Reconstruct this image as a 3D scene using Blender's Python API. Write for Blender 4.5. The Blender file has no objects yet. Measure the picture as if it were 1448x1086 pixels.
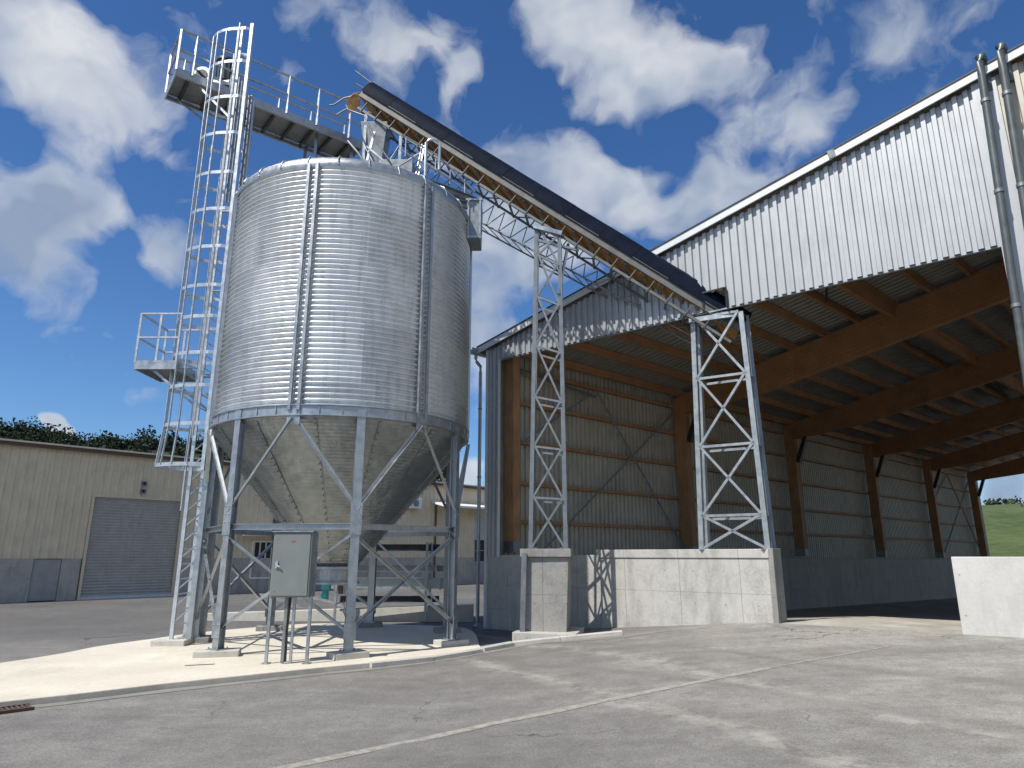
import bpy, math, random
from mathutils import Vector as V, Matrix
R = math.radians
random.seed(7)
sc = bpy.context.scene
C = sc.collection
# ------------------------------------------------------------------ camera, sky, sun, exposure
cam_d = bpy.data.cameras.new('camera'); cam = bpy.data.objects.new('camera', cam_d); C.objects.link(cam)
cam.location = (0, 0, 1.65); cam.rotation_euler = (R(90+14.2), 0, 0)
cam_d.sensor_width = 36; cam_d.lens = 958/1448*36; cam_d.clip_end = 5000; cam_d.clip_start = .05
sc.camera = cam
SUN_EL = 54.0
sx, sy = -0.7431, -0.6691                                   # horizontal direction towards the sun
sv = V((sx*math.cos(R(SUN_EL)), sy*math.cos(R(SUN_EL)), math.sin(R(SUN_EL))))
sun_d = bpy.data.lights.new('sun', 'SUN'); sun_d.energy = 4.8; sun_d.angle = R(.55); sun_d.color = (1, .955, .88)
sun = bpy.data.objects.new('sun', sun_d); C.objects.link(sun); sun.location = (0, 0, 60)
sun.rotation_euler = sv.to_track_quat('Z', 'Y').to_euler()
sc.view_settings.view_transform = 'Standard'; sc.view_settings.look = 'None'
sc.view_settings.gamma = 1; sc.view_settings.exposure = .14

def skydir(u, v):                                       # photograph pixel -> world direction, for the cloud centres
    x, yy, p = (u-724)/958, (543-v)/958, R(14.2)
    return V((x, math.cos(p)-yy*math.sin(p), math.sin(p)+yy*math.cos(p))).normalized()

w = bpy.data.worlds.new('World'); sc.world = w; w.use_nodes = True
nt = w.node_tree; nt.nodes.clear()
def N(t, ty, **k):
    n = t.nodes.new(ty)
    for a, b in k.items():
        if a.startswith('i_'):
            key = a[2:]; key = int(key) if key.isdigit() else key.replace('_', ' ')
            n.inputs[key].default_value = b
        else: setattr(n, a, b)
    return n
def math_(t, op, a, b=None, clamp=False):
    n = t.nodes.new('ShaderNodeMath'); n.operation = op; n.use_clamp = clamp
    for i, x in enumerate((a, b)):
        if x is None: continue
        if isinstance(x, (int, float)): n.inputs[i].default_value = x
        else: t.links.new(x, n.inputs[i])
    return n.outputs[0]
def mixc(t, f, a, b, mode='MIX'):
    n = t.nodes.new('ShaderNodeMix'); n.data_type = 'RGBA'; n.blend_type = mode
    for i, x in ((0, f), (6, a), (7, b)):
        if isinstance(x, (int, float)): n.inputs[i].default_value = x
        elif isinstance(x, tuple): n.inputs[i].default_value = (*x, 1) if len(x) == 3 else x
        else: t.links.new(x, n.inputs[i])
    return n.outputs[2]
def ramp(t, f, pts, interp='LINEAR'):
    n = t.nodes.new('ShaderNodeValToRGB'); cr = n.color_ramp; cr.interpolation = interp
    while len(cr.elements) < len(pts): cr.elements.new(.5)
    for e, (p, c) in zip(cr.elements, pts):
        e.position = p; e.color = (c, c, c, 1) if isinstance(c, (int, float)) else (*c, 1)
    t.links.new(f, n.inputs[0]); return n.outputs[0]
sky = N(nt, 'ShaderNodeTexSky', sky_type='NISHITA', sun_disc=False, sun_elevation=R(SUN_EL), sun_rotation=math.atan2(sx, sy), altitude=300, air_density=1.0, dust_density=.4, ozone_density=3.0)
tc = N(nt, 'ShaderNodeTexCoord')
dirv = tc.outputs['Generated']
warp = N(nt, 'ShaderNodeTexNoise', i_Scale=6.0, i_Detail=3.0, i_Roughness=.6); nt.links.new(dirv, warp.inputs['Vector'])
wsub = N(nt, 'ShaderNodeVectorMath', operation='SUBTRACT'); nt.links.new(warp.outputs['Color'], wsub.inputs[0]); wsub.inputs[1].default_value = (.5, .5, .5)
wsc = N(nt, 'ShaderNodeVectorMath', operation='SCALE'); nt.links.new(wsub.outputs[0], wsc.inputs[0]); wsc.inputs['Scale'].default_value = .15
wadd = N(nt, 'ShaderNodeVectorMath', operation='ADD'); nt.links.new(dirv, wadd.inputs[0]); nt.links.new(wsc.outputs[0], wadd.inputs[1])
clouds = [(40,50,105,.85),(125,130,100,1.0),(235,222,42,.6),(100,285,62,.8),(170,300,40,.5),(35,355,85,.95),(215,362,55,.9),(200,550,34,.6),(90,592,18,1.6),
  (440,0,60,.5),(560,15,90,.75),(660,45,50,.65),(655,98,42,.75),(390,105,42,.5),
  (800,15,70,.75),(870,65,80,1.0),(940,100,72,1.05),(1005,75,60,.8),(1060,150,62,.8),(1150,170,70,.7),
  (640,190,55,.5),(720,210,58,.7),(800,235,72,1.0),(860,285,65,1.0),(730,310,85,1.05),(780,370,60,.8),(900,260,50,.9),(690,410,85,.9),(700,520,70,.8),(935,330,55,.9),(1000,300,62,1.0),(1060,245,75,.8),(660,680,36,1.1),
  (1270,40,75,.5),(1390,30,60,.42),(1425,700,70,1.0),
  (-200,200,160,.9),(1750,300,200,.8),(700,-350,220,.8)]
acc = None
for (u, v, r, wt) in clouds:
    d = skydir(u, v)
    dist = N(nt, 'ShaderNodeVectorMath', operation='DISTANCE'); nt.links.new(wadd.outputs[0], dist.inputs[0]); dist.inputs[1].default_value = d
    x = (u-724)/958; yy = (543-v)/958; rr = r/958/math.sqrt(1+x*x+yy*yy)
    m = nt.nodes.new('ShaderNodeMath'); m.operation = 'MULTIPLY_ADD'; nt.links.new(dist.outputs['Value'], m.inputs[0]); m.inputs[1].default_value = -wt*1.4/(rr*1.18); m.inputs[2].default_value = wt*1.4
    m = math_(nt, 'MAXIMUM', m.outputs[0], 0.0)
    acc = m if acc is None else math_(nt, 'ADD', acc, m)
# unseen scattered cloud behind the camera, added to whiten ambient light and reflections
gn = N(nt, 'ShaderNodeTexNoise', i_Scale=2.2, i_Detail=1.0); nt.links.new(dirv, gn.inputs['Vector'])
sepd = N(nt, 'ShaderNodeSeparateXYZ'); nt.links.new(dirv, sepd.inputs[0])
back = math_(nt, 'LESS_THAN', sepd.outputs[1], .05)
gm = math_(nt, 'MULTIPLY', math_(nt, 'SUBTRACT', gn.outputs['Fac'], .40, True), 5.0)
acc = math_(nt, 'ADD', acc, math_(nt, 'MULTIPLY', gm, back))
fb = N(nt, 'ShaderNodeTexNoise', i_Scale=9.5, i_Detail=7.0, i_Roughness=.56); nt.links.new(wadd.outputs[0], fb.inputs['Vector'])
dens = math_(nt, 'SUBTRACT', math_(nt, 'ADD', math_(nt, 'MINIMUM', acc, 1.1), math_(nt, 'MULTIPLY', fb.outputs['Fac'], 2.3)), 1.42)
cov = ramp(nt, dens, [(.0, 0), (.2, .22), (.5, .66), (.95, .95)])
fb2 = N(nt, 'ShaderNodeTexNoise', i_Scale=6.5, i_Detail=3.0, i_Roughness=.55)
off = N(nt, 'ShaderNodeVectorMath', operation='ADD'); nt.links.new(wadd.outputs[0], off.inputs[0]); off.inputs[1].default_value = (.4, 0, .05)
nt.links.new(off.outputs[0], fb2.inputs['Vector'])
shade = ramp(nt, math_(nt, 'ADD', math_(nt, 'MULTIPLY', fb2.outputs['Fac'], 1.0), math_(nt, 'MULTIPLY', dens, -.12)), [(.26, (3.0, 3.8, 5.2)), (.42, (5.6, 6.1, 6.9)), (.56, (7.6, 7.8, 8.1))])
skyc = mixc(nt, 1.0, sky.outputs[0], ramp(nt, sepd.outputs[2], [(0, (.85, 1.06, 1.27)), (.22, (.70, 1.0, 1.30)), (.5, (.56, .90, 1.28)), (1, (.5, .85, 1.2))]), 'MULTIPLY')
col = mixc(nt, cov, skyc, shade)
bg = N(nt, 'ShaderNodeBackground', i_Strength=.09); nt.links.new(col, bg.inputs[0])
out = N(nt, 'ShaderNodeOutputWorld'); nt.links.new(bg.outputs[0], out.inputs[0])

# ------------------------------------------------------------------ materials
def mat(name, fn):
    m = bpy.data.materials.new(name); m.use_nodes = True; t = m.node_tree
    b = t.nodes['Principled BSDF']; tcn = t.nodes.new('ShaderNodeTexCoord'); g = t.nodes.new('ShaderNodeNewGeometry')
    fn(t, b, g.outputs['Position']); t.nodes.remove(tcn); return m
def noise(t, p, s, d=4, r=.55, stretch=None):
    n = N(t, 'ShaderNodeTexNoise', i_Scale=s, i_Detail=float(d), i_Roughness=r)
    if stretch:
        mp = N(t, 'ShaderNodeMapping'); mp.inputs['Scale'].default_value = stretch[0]; mp.inputs['Rotation'].default_value = (0, 0, stretch[1]) if len(stretch) > 1 else (0, 0, 0)
        t.links.new(p, mp.inputs[0]); p = mp.outputs[0]
    t.links.new(p, n.inputs['Vector']); return n.outputs['Fac']
def bump(t, b, h, s, d=.01):
    n = N(t, 'ShaderNodeBump', i_Strength=s, i_Distance=d); t.links.new(h, n.inputs['Height']); t.links.new(n.outputs[0], b.inputs['Normal'])
def metal(c0, c1, r0=.32, r1=.5, met=.85, sc_=6, stain=.0):
    def f(t, b, p):
        n1 = noise(t, p, sc_, 5); n2 = noise(t, p, 60, 3)
        c = ramp(t, math_(t, 'ADD', math_(t, 'MULTIPLY', n1, .6), math_(t, 'MULTIPLY', n2, .4)), [(.35, c0), (.65, c1)])
        if stain:
            st = noise(t, p, 3, 5, .6, ((3, 3, .35),)); c = mixc(t, ramp(t, st, [(.5, 0), (.75, stain)]), c, tuple(x*.55 for x in c0))
        t.links.new(c, b.inputs['Base Color']); b.inputs['Metallic'].default_value = met
        t.links.new(ramp(t, n1, [(.3, r0), (.7, r1)]), b.inputs['Roughness'])
    return f
def paint(c, var=.15, rough=.6, s=3, met=0, streak=.25, bmp=0):
    def f(t, b, p):
        n1 = noise(t, p, s, 6, .6); n2 = noise(t, p, 4, 5, .6, ((2.5, 2.5, .3),))
        c0 = tuple(x*(1-var) for x in c); c1 = tuple(min(1, x*(1+var)) for x in c)
        cc = ramp(t, n1, [(.3, c0), (.7, c1)])
        cc = mixc(t, ramp(t, n2, [(.5, 0), (.75, streak)]), cc, tuple(x*.5 for x in c))
        t.links.new(cc, b.inputs['Base Color']); b.inputs['Roughness'].default_value = rough; b.inputs['Metallic'].default_value = met
        if bmp: bump(t, b, noise(t, p, 40, 4), bmp)
    return f
M = {}
M['galv'] = mat('galvanised_steel', metal((.31, .335, .355), (.47, .495, .515), .32, .5, .75, 7, .35))
M['galv_dark'] = mat('weathered_galvanised', metal((.19, .205, .215), (.30, .315, .325), .4, .6, .7, 7, .3))
M['cage'] = mat('bright_galvanised', metal((.44, .47, .50), (.62, .65, .67), .3, .45, .65, 9))
M['galv_mid'] = mat('dull_galvanised', metal((.27, .295, .315), (.40, .43, .45), .4, .6, .6, 7, .3))
M['tower'] = mat('tower_steel', paint((.19, .21, .23), .2, .5, 6, .35, .4))
M['dull'] = mat('dull_painted_steel', paint((.15, .15, .145), .2, .6, 6, .3, .4))
M['dark_steel_and_shade'] = mat('dark_steel_and_shade', metal((.03, .032, .035), (.07, .07, .075), .4, .6, .5, 5))
def shell(t, b, p):
    s = N(t, 'ShaderNodeSeparateXYZ'); t.links.new(p, s.inputs[0])
    ang = math_(t, 'ARCTAN2', math_(t, 'SUBTRACT', s.outputs[1], 14.5), math_(t, 'SUBTRACT', s.outputs[0], -3.64))
    pi_ = math_(t, 'FLOOR', math_(t, 'MULTIPLY', math_(t, 'ADD', ang, 1.68-math.pi/14*0), 7/math.pi))
    ri = math_(t, 'FLOOR', math_(t, 'DIVIDE', s.outputs[2], 1.18))
    cb = N(t, 'ShaderNodeCombineXYZ'); t.links.new(pi_, cb.inputs[0]); t.links.new(ri, cb.inputs[1])
    wn = N(t, 'ShaderNodeTexWhiteNoise'); t.links.new(cb.outputs[0], wn.inputs['Vector'])
    n1 = noise(t, p, 5, 5); st = noise(t, p, 3.5, 6, .6, ((3, 3, .3),)); sp = noise(t, p, 55, 3, .6)
    k = math_(t, 'ADD', math_(t, 'MULTIPLY', n1, .5), math_(t, 'ADD', math_(t, 'MULTIPLY', wn.outputs['Value'], .34), math_(t, 'MULTIPLY', sp, .3)))
    c = ramp(t, k, [(.3, (.56, .585, .60)), (.7, (.80, .825, .84))])
    c = mixc(t, ramp(t, st, [(.5, 0), (.74, .5)]), c, (.33, .34, .34))
    t.links.new(c, b.inputs['Base Color']); b.inputs['Metallic'].default_value = .88
    t.links.new(math_(t, 'ADD', .30, math_(t, 'MULTIPLY', k, .22)), b.inputs['Roughness'])
    bump(t, b, noise(t, p, 2.5, 3), .25, .03)
M['shell'] = mat('corrugated_silo_steel', shell)
def hopper_m(t, b, p):
    s = N(t, 'ShaderNodeSeparateXYZ'); t.links.new(p, s.inputs[0])
    n1 = noise(t, p, 4, 5); st = noise(t, p, 3, 6, .65, ((2, 2, .5),))
    c = ramp(t, n1, [(.3, (.23, .25, .255)), (.7, (.34, .365, .365))])
    c = mixc(t, ramp(t, st, [(.48, 0), (.72, .4)]), c, (.22, .21, .19))
    t.links.new(c, b.inputs['Base Color']); b.inputs['Metallic'].default_value = .75; b.inputs['Roughness'].default_value = .42
    wv = math_(t, 'SINE', math_(t, 'MULTIPLY', s.outputs[2], 110))
    h = math_(t, 'ADD', math_(t, 'MULTIPLY', wv, .12), math_(t, 'MULTIPLY', noise(t, p, 3, 3), 3))
    bump(t, b, h, .5, .03)
M['hopper'] = mat('hopper_steel', hopper_m)
def concrete(c, lines=None, stain=.4, lo=.72):
    def f(t, b, p):
        n1 = noise(t, p, 1.7, 8, .68); n2 = noise(t, p, 22, 5, .6); n3 = noise(t, p, 2.2, 6, .65, ((1.6, 1.6, .35),)); n4 = noise(t, p, 90, 2)
        k = math_(t, 'ADD', math_(t, 'MULTIPLY', n1, .65), math_(t, 'MULTIPLY', n2, .35))
        cc = ramp(t, k, [(.3, tuple(x*lo for x in c)), (.5, c), (.72, tuple(min(1, x*1.14) for x in c))])
        cc = mixc(t, ramp(t, n3, [(.5, 0), (.72, stain)]), cc, tuple(x*.5 for x in c))
        cc = mixc(t, ramp(t, n4, [(.64, 0), (.70, .5)]), cc, tuple(x*.4 for x in c))
        cc = mixc(t, ramp(t, noise(t, p, 5, 8, .75, ((1, 1, .6),)), [(.54, 0), (.64, stain*.7)]), cc, tuple(x*.62 for x in c))
        h = math_(t, 'ADD', n2, math_(t, 'MULTIPLY', n4, .5))
        if lines:
            (dx, dy), wd, zs = lines
            s = N(t, 'ShaderNodeSeparateXYZ'); t.links.new(p, s.inputs[0])
            al = math_(t, 'ADD', math_(t, 'MULTIPLY', s.outputs[0], dx), math_(t, 'MULTIPLY', s.outputs[1], dy))
            al = math_(t, 'ADD', al, math_(t, 'MULTIPLY', n1, .03))
            fr = math_(t, 'FRACT', math_(t, 'DIVIDE', al, wd)); ln = math_(t, 'LESS_THAN', fr, .014/wd)
            lz = math_(t, 'LESS_THAN', math_(t, 'ABSOLUTE', math_(t, 'SUBTRACT', math_(t, 'ADD', s.outputs[2], math_(t, 'MULTIPLY', n2, .012)), zs)), .008)
            ln = math_(t, 'MAXIMUM', ln, math_(t, 'MULTIPLY', lz, .6))
            pn = N(t, 'ShaderNodeTexWhiteNoise', noise_dimensions='1D'); t.links.new(math_(t, 'FLOOR', math_(t, 'DIVIDE', al, wd)), pn.inputs['W'])
            cc = mixc(t, math_(t, 'MULTIPLY', pn.outputs['Value'], .22), cc, tuple(x*.6 for x in c))
            hx_ = math_(t, 'SUBTRACT', math_(t, 'MULTIPLY', math_(t, 'FRACT', math_(t, 'DIVIDE', al, wd/2)), wd/2), wd/4)
            hz_ = math_(t, 'SUBTRACT', math_(t, 'MULTIPLY', math_(t, 'FRACT', math_(t, 'DIVIDE', math_(t, 'ADD', s.outputs[2], .2), .62)), .62), .31)
            hole = math_(t, 'LESS_THAN', math_(t, 'ADD', math_(t, 'MULTIPLY', hx_, hx_), math_(t, 'MULTIPLY', hz_, hz_)), .00022)
            ln = math_(t, 'MAXIMUM', ln, hole)
            cc = mixc(t, math_(t, 'MULTIPLY', ln, .55), cc, tuple(x*.3 for x in c))
        t.links.new(cc, b.inputs['Base Color']); b.inputs['Roughness'].default_value = .9
        bump(t, b, h, .35, .006)
    return f
D1 = (.781, -.625); D2 = (.7455, .6665)
M['conc_wall'] = mat('cast_concrete', concrete((.49, .475, .44), (D1, 1.25, .95), .65, .6))
M['conc_in'] = mat('cast_concrete_inside', concrete((.46, .445, .41), (D2, 1.5, .4), .5))
M['conc_pier'] = mat('cast_concrete_grey', concrete((.29, .285, .27), ((1, 0), .62, .9), .65, .6))
M['conc_light'] = mat('pale_concrete', concrete((.50, .48, .43), None, .3))
M['conc_plinth'] = mat('rendered_plinth', concrete((.42, .40, .355), None, .6))
def pad_f(t, b, p):
    n1 = noise(t, p, .7, 6, .6); n2 = noise(t, p, 14, 6, .65); n4 = noise(t, p, 80, 2); s3 = noise(t, p, 1.5, 6, .7, ((1, .35, 1), .7))
    c = ramp(t, math_(t, 'ADD', math_(t, 'MULTIPLY', n1, .6), math_(t, 'MULTIPLY', n2, .4)), [(.32, (.50, .455, .37)), (.68, (.70, .65, .55))])
    c = mixc(t, ramp(t, s3, [(.55, 0), (.75, .4)]), c, (.36, .32, .26))
    c = mixc(t, ramp(t, n4, [(.66, 0), (.72, .3)]), c, (.3, .27, .22))
    t.links.new(c, b.inputs['Base Color']); b.inputs['Roughness'].default_value = .92
    bump(t, b, n2, .4, .01)
M['pad'] = mat('cream_concrete', pad_f)
def asphalt(t, b, p):
    big = noise(t, p, .22, 7, .65); st1 = noise(t, p, .5, 8, .68, ((.5, 1.3, 1), R(-33))); st2 = noise(t, p, 1.3, 8, .7, ((.3, 1.8, 1), R(-14)))
    fine = noise(t, p, 55, 5, .75); mid = noise(t, p, 5, 8, .72); spk = noise(t, p, 130, 2); blot = noise(t, p, 1.4, 8, .72)
    s = N(t, 'ShaderNodeSeparateXYZ'); t.links.new(p, s.inputs[0])
    xr = math_(t, 'MULTIPLY', math_(t, 'SUBTRACT', math_(t, 'ADD', s.outputs[0], math_(t, 'MULTIPLY', s.outputs[1], -.1)), -.6), .18)
    near = math_(t, 'SUBTRACT', 1, math_(t, 'MULTIPLY', math_(t, 'SUBTRACT', s.outputs[1], 13.0), .3), True)
    dust = math_(t, 'ADD', math_(t, 'MULTIPLY', math_(t, 'MINIMUM', math_(t, 'MAXIMUM', xr, 0), 1.0), .12), math_(t, 'ADD', math_(t, 'MULTIPLY', st1, .35), math_(t, 'ADD', math_(t, 'MULTIPLY', st2, .25), math_(t, 'MULTIPLY', blot, .4))))
    c = ramp(t, dust, [(.40, (.165, .156, .147)), (.49, (.215, .204, .19)), (.57, (.275, .264, .243)), (.68, (.40, .385, .345))])
    dark = ramp(t, math_(t, 'ADD', math_(t, 'MULTIPLY', big, .6), math_(t, 'MULTIPLY', mid, .4)), [(.38, (.085, .082, .078)), (.5, (.12, .116, .11)), (.62, (.18, .172, .158))])
    c = mixc(t, near, dark, c)
    c = mixc(t, ramp(t, mid, [(.38, .3), (.52, 0)]), c, (.12, .115, .108))
    c = mixc(t, ramp(t, fine, [(.40, .55), (.55, 0)]), c, (.07, .068, .066))
    c = mixc(t, ramp(t, spk, [(.62, 0), (.70, .8)]), c, (.52, .50, .45))
    vo = N(t, 'ShaderNodeTexVoronoi', feature='DISTANCE_TO_EDGE', i_Scale=.22); wv = N(t, 'ShaderNodeVectorMath', operation='MULTIPLY_ADD')
    nz = N(t, 'ShaderNodeTexNoise', i_Scale=1.6, i_Detail=6.0); t.links.new(p, nz.inputs['Vector']); t.links.new(nz.outputs['Color'], wv.inputs[0]); wv.inputs[1].default_value = (1.3, 1.3, 0); t.links.new(p, wv.inputs[2]); t.links.new(wv.outputs[0], vo.inputs['Vector'])
    crk = math_(t, 'MULTIPLY', math_(t, 'LESS_THAN', vo.outputs['Distance'], .0022), ramp(t, big, [(.48, 0), (.55, .7)]))
    c = mixc(t, crk, c, (.04, .04, .04))
    wob = math_(t, 'MULTIPLY', noise(t, p, .35, 2), 1.1)
    for (ang, off_, gap, wd_, colr, amt) in ((58, -5.2, 1.7, .11, (.075, .072, .07), .6), (28, 1.1, 1.8, .12, (.08, .077, .074), .45), (-62, 6.4, 1.6, .16, (.45, .43, .38), .5), (-48, 9.2, 1.9, .12, (.09, .086, .08), .5)):
        ca, sa = math.cos(R(ang)), math.sin(R(ang))
        d_ = math_(t, 'ADD', math_(t, 'ADD', math_(t, 'MULTIPLY', s.outputs[0], -sa), math_(t, 'MULTIPLY', s.outputs[1], ca)), wob)
        d_ = math_(t, 'ABSOLUTE', math_(t, 'SUBTRACT', math_(t, 'ABSOLUTE', math_(t, 'SUBTRACT', d_, off_)), gap/2))
        mk = math_(t, 'MULTIPLY', math_(t, 'SUBTRACT', 1, math_(t, 'DIVIDE', d_, wd_*1.6), True), ramp(t, math_(t, 'ADD', math_(t, 'MULTIPLY', mid, .5), math_(t, 'MULTIPLY', blot, .5)), [(.44, 0), (.56, amt)]))
        c = mixc(t, mk, c, colr)
    oil = ramp(t, noise(t, p, .75, 3, .5), [(.68, 0), (.74, .45)]); c = mixc(t, oil, c, (.08, .075, .07))
    t.links.new(c, b.inputs['Base Color']); b.inputs['Roughness'].default_value = .88
    bump(t, b, math_(t, 'ADD', fine, math_(t, 'MULTIPLY', spk, .6)), .8, .01)
M['asphalt'] = mat('worn_asphalt', asphalt)
M['floor'] = mat('dusty_floor', paint((.40, .375, .33), .3, .9, 1.2, 0, .5, .4))
M['joint'] = mat('pale_joint', paint((.30, .285, .25), .3, .9, 14, 0, .6, .3))
DET0 = D1[0]*D2[1]-D1[1]*D2[0]
def timber(c, dir_=None, lam=False):
    def f(t, b, p):
        n1 = noise(t, p, 2, 4); n2 = noise(t, p, 5, 6, .65, (((.35, 6, 6), R(40)) if dir_ == 'h' else ((6, 6, .35), 0)))
        cc = ramp(t, math_(t, 'ADD', math_(t, 'MULTIPLY', n1, .4), math_(t, 'MULTIPLY', n2, .6)), [(.33, tuple(x*.6 for x in c)), (.52, c), (.68, tuple(x*1.35 for x in c))])
        if lam:                                         # glue lines of the laminations, following the roof slope
            s = N(t, 'ShaderNodeSeparateXYZ'); t.links.new(p, s.inputs[0])
            q = math_(t, 'ADD', math_(t, 'MULTIPLY', s.outputs[0], -.243*D2[1]/DET0), math_(t, 'MULTIPLY', s.outputs[1], .243*D2[0]/DET0))
            fr = math_(t, 'FRACT', math_(t, 'MULTIPLY', math_(t, 'ADD', s.outputs[2], q), 8))
            cc = mixc(t, math_(t, 'MULTIPLY', math_(t, 'LESS_THAN', fr, .1), .45), cc, tuple(x*.3 for x in c))
        t.links.new(cc, b.inputs['Base Color']); b.inputs['Roughness'].default_value = .65
    return f
M['timber'] = mat('glulam_timber', timber((.36, .195, .095)))
M['timber_h'] = mat('glulam_beam', timber((.34, .175, .08), 'h', True))
M['ochre'] = mat('ochre_underside', timber((.38, .20, .07), 'h'))
M['white_clad'] = mat('white_steel_cladding', paint((.42, .435, .45), .07, .42, 2, .35, .3))
M['trim'] = mat('white_trim', paint((.66, .68, .69), .06, .4, 3, .2, .2))
M['clad_in'] = mat('grey_cladding', paint((.46, .43, .37), .12, .5, 2, .2, .55))
M['roof_sheet'] = mat('roof_sheet', paint((.25, .245, .22), .12, .55, 2, .2, .3))
M['beige'] = mat('beige_cladding', paint((.68, .575, .41), .09, .6, 1.5, 0, .35))
M['beige_roof'] = mat('cream_roof', paint((.72, .60, .46), .1, .55, 2, 0, .3))
M['brown'] = mat('brown_trim', paint((.10, .06, .045), .2, .5, 4))
M['shutter'] = mat('grey_shutter', paint((.48, .465, .43), .08, .5, 2, .1, .3))
M['cabinet'] = mat('cabinet_paint', paint((.20, .22, .21), .06, .45, 3, .1, .12))
M['door_grey'] = mat('door_paint', paint((.34, .335, .315), .1, .6, 3, 0, .3))
M['cover'] = mat('dark_cover', paint((.010, .014, .026), .3, .55, 3, .1, .2))
M['cover'].node_tree.nodes['Principled BSDF'].inputs['Specular IOR Level'].default_value = .03
M['black'] = mat('black_rubber_and_hole_dark', paint((.015, .015, .016), .2, .6, 5))
M['pipe'] = mat('grey_pipe', paint((.12, .135, .135), .2, .4, 5, .4, .3))
M['teal'] = mat('teal_plastic', paint((.05, .32, .34), .2, .35, 8))
M['red'] = mat('red_paint', paint((.5, .03, .03), .1, .4, 8))
M['rust'] = mat('rusty_iron', paint((.10, .062, .045), .35, .8, 14))
M['orange'] = mat('faded_orange', paint((.62, .36, .15), .35, .7, 9, 0, .4))
M['glass'] = mat('dark_glass', paint((.03, .035, .04), .1, .12, 3))
M['white'] = mat('white_paint', paint((.8, .8, .78), .05, .5, 3))
def forest_m(t, b, p):
    n1 = noise(t, p, .12, 5, .6); n2 = noise(t, p, 1.2, 4, .6)
    c = ramp(t, math_(t, 'ADD', math_(t, 'MULTIPLY', n1, .6), math_(t, 'MULTIPLY', n2, .4)), [(.38, (.006, .015, .006)), (.62, (.020, .040, .013))])
    t.links.new(c, b.inputs['Base Color']); b.inputs['Roughness'].default_value = .9
M['forest'] = mat('forest_foliage', forest_m)
def meadow_m(t, b, p):
    n1 = noise(t, p, .07, 6, .65); n2 = noise(t, p, .6, 6, .7)
    c = ramp(t, math_(t, 'ADD', math_(t, 'MULTIPLY', n1, .5), math_(t, 'MULTIPLY', n2, .5)), [(.4, (.035, .055, .015)), (.5, (.06, .088, .024)), (.62, (.095, .125, .04))])
    t.links.new(c, b.inputs['Base Color']); b.inputs['Roughness'].default_value = .95
M['meadow'] = mat('meadow_grass', meadow_m)
M['earth'] = mat('bare_earth', paint((.38, .27, .15), .2, .9, .5))

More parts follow.
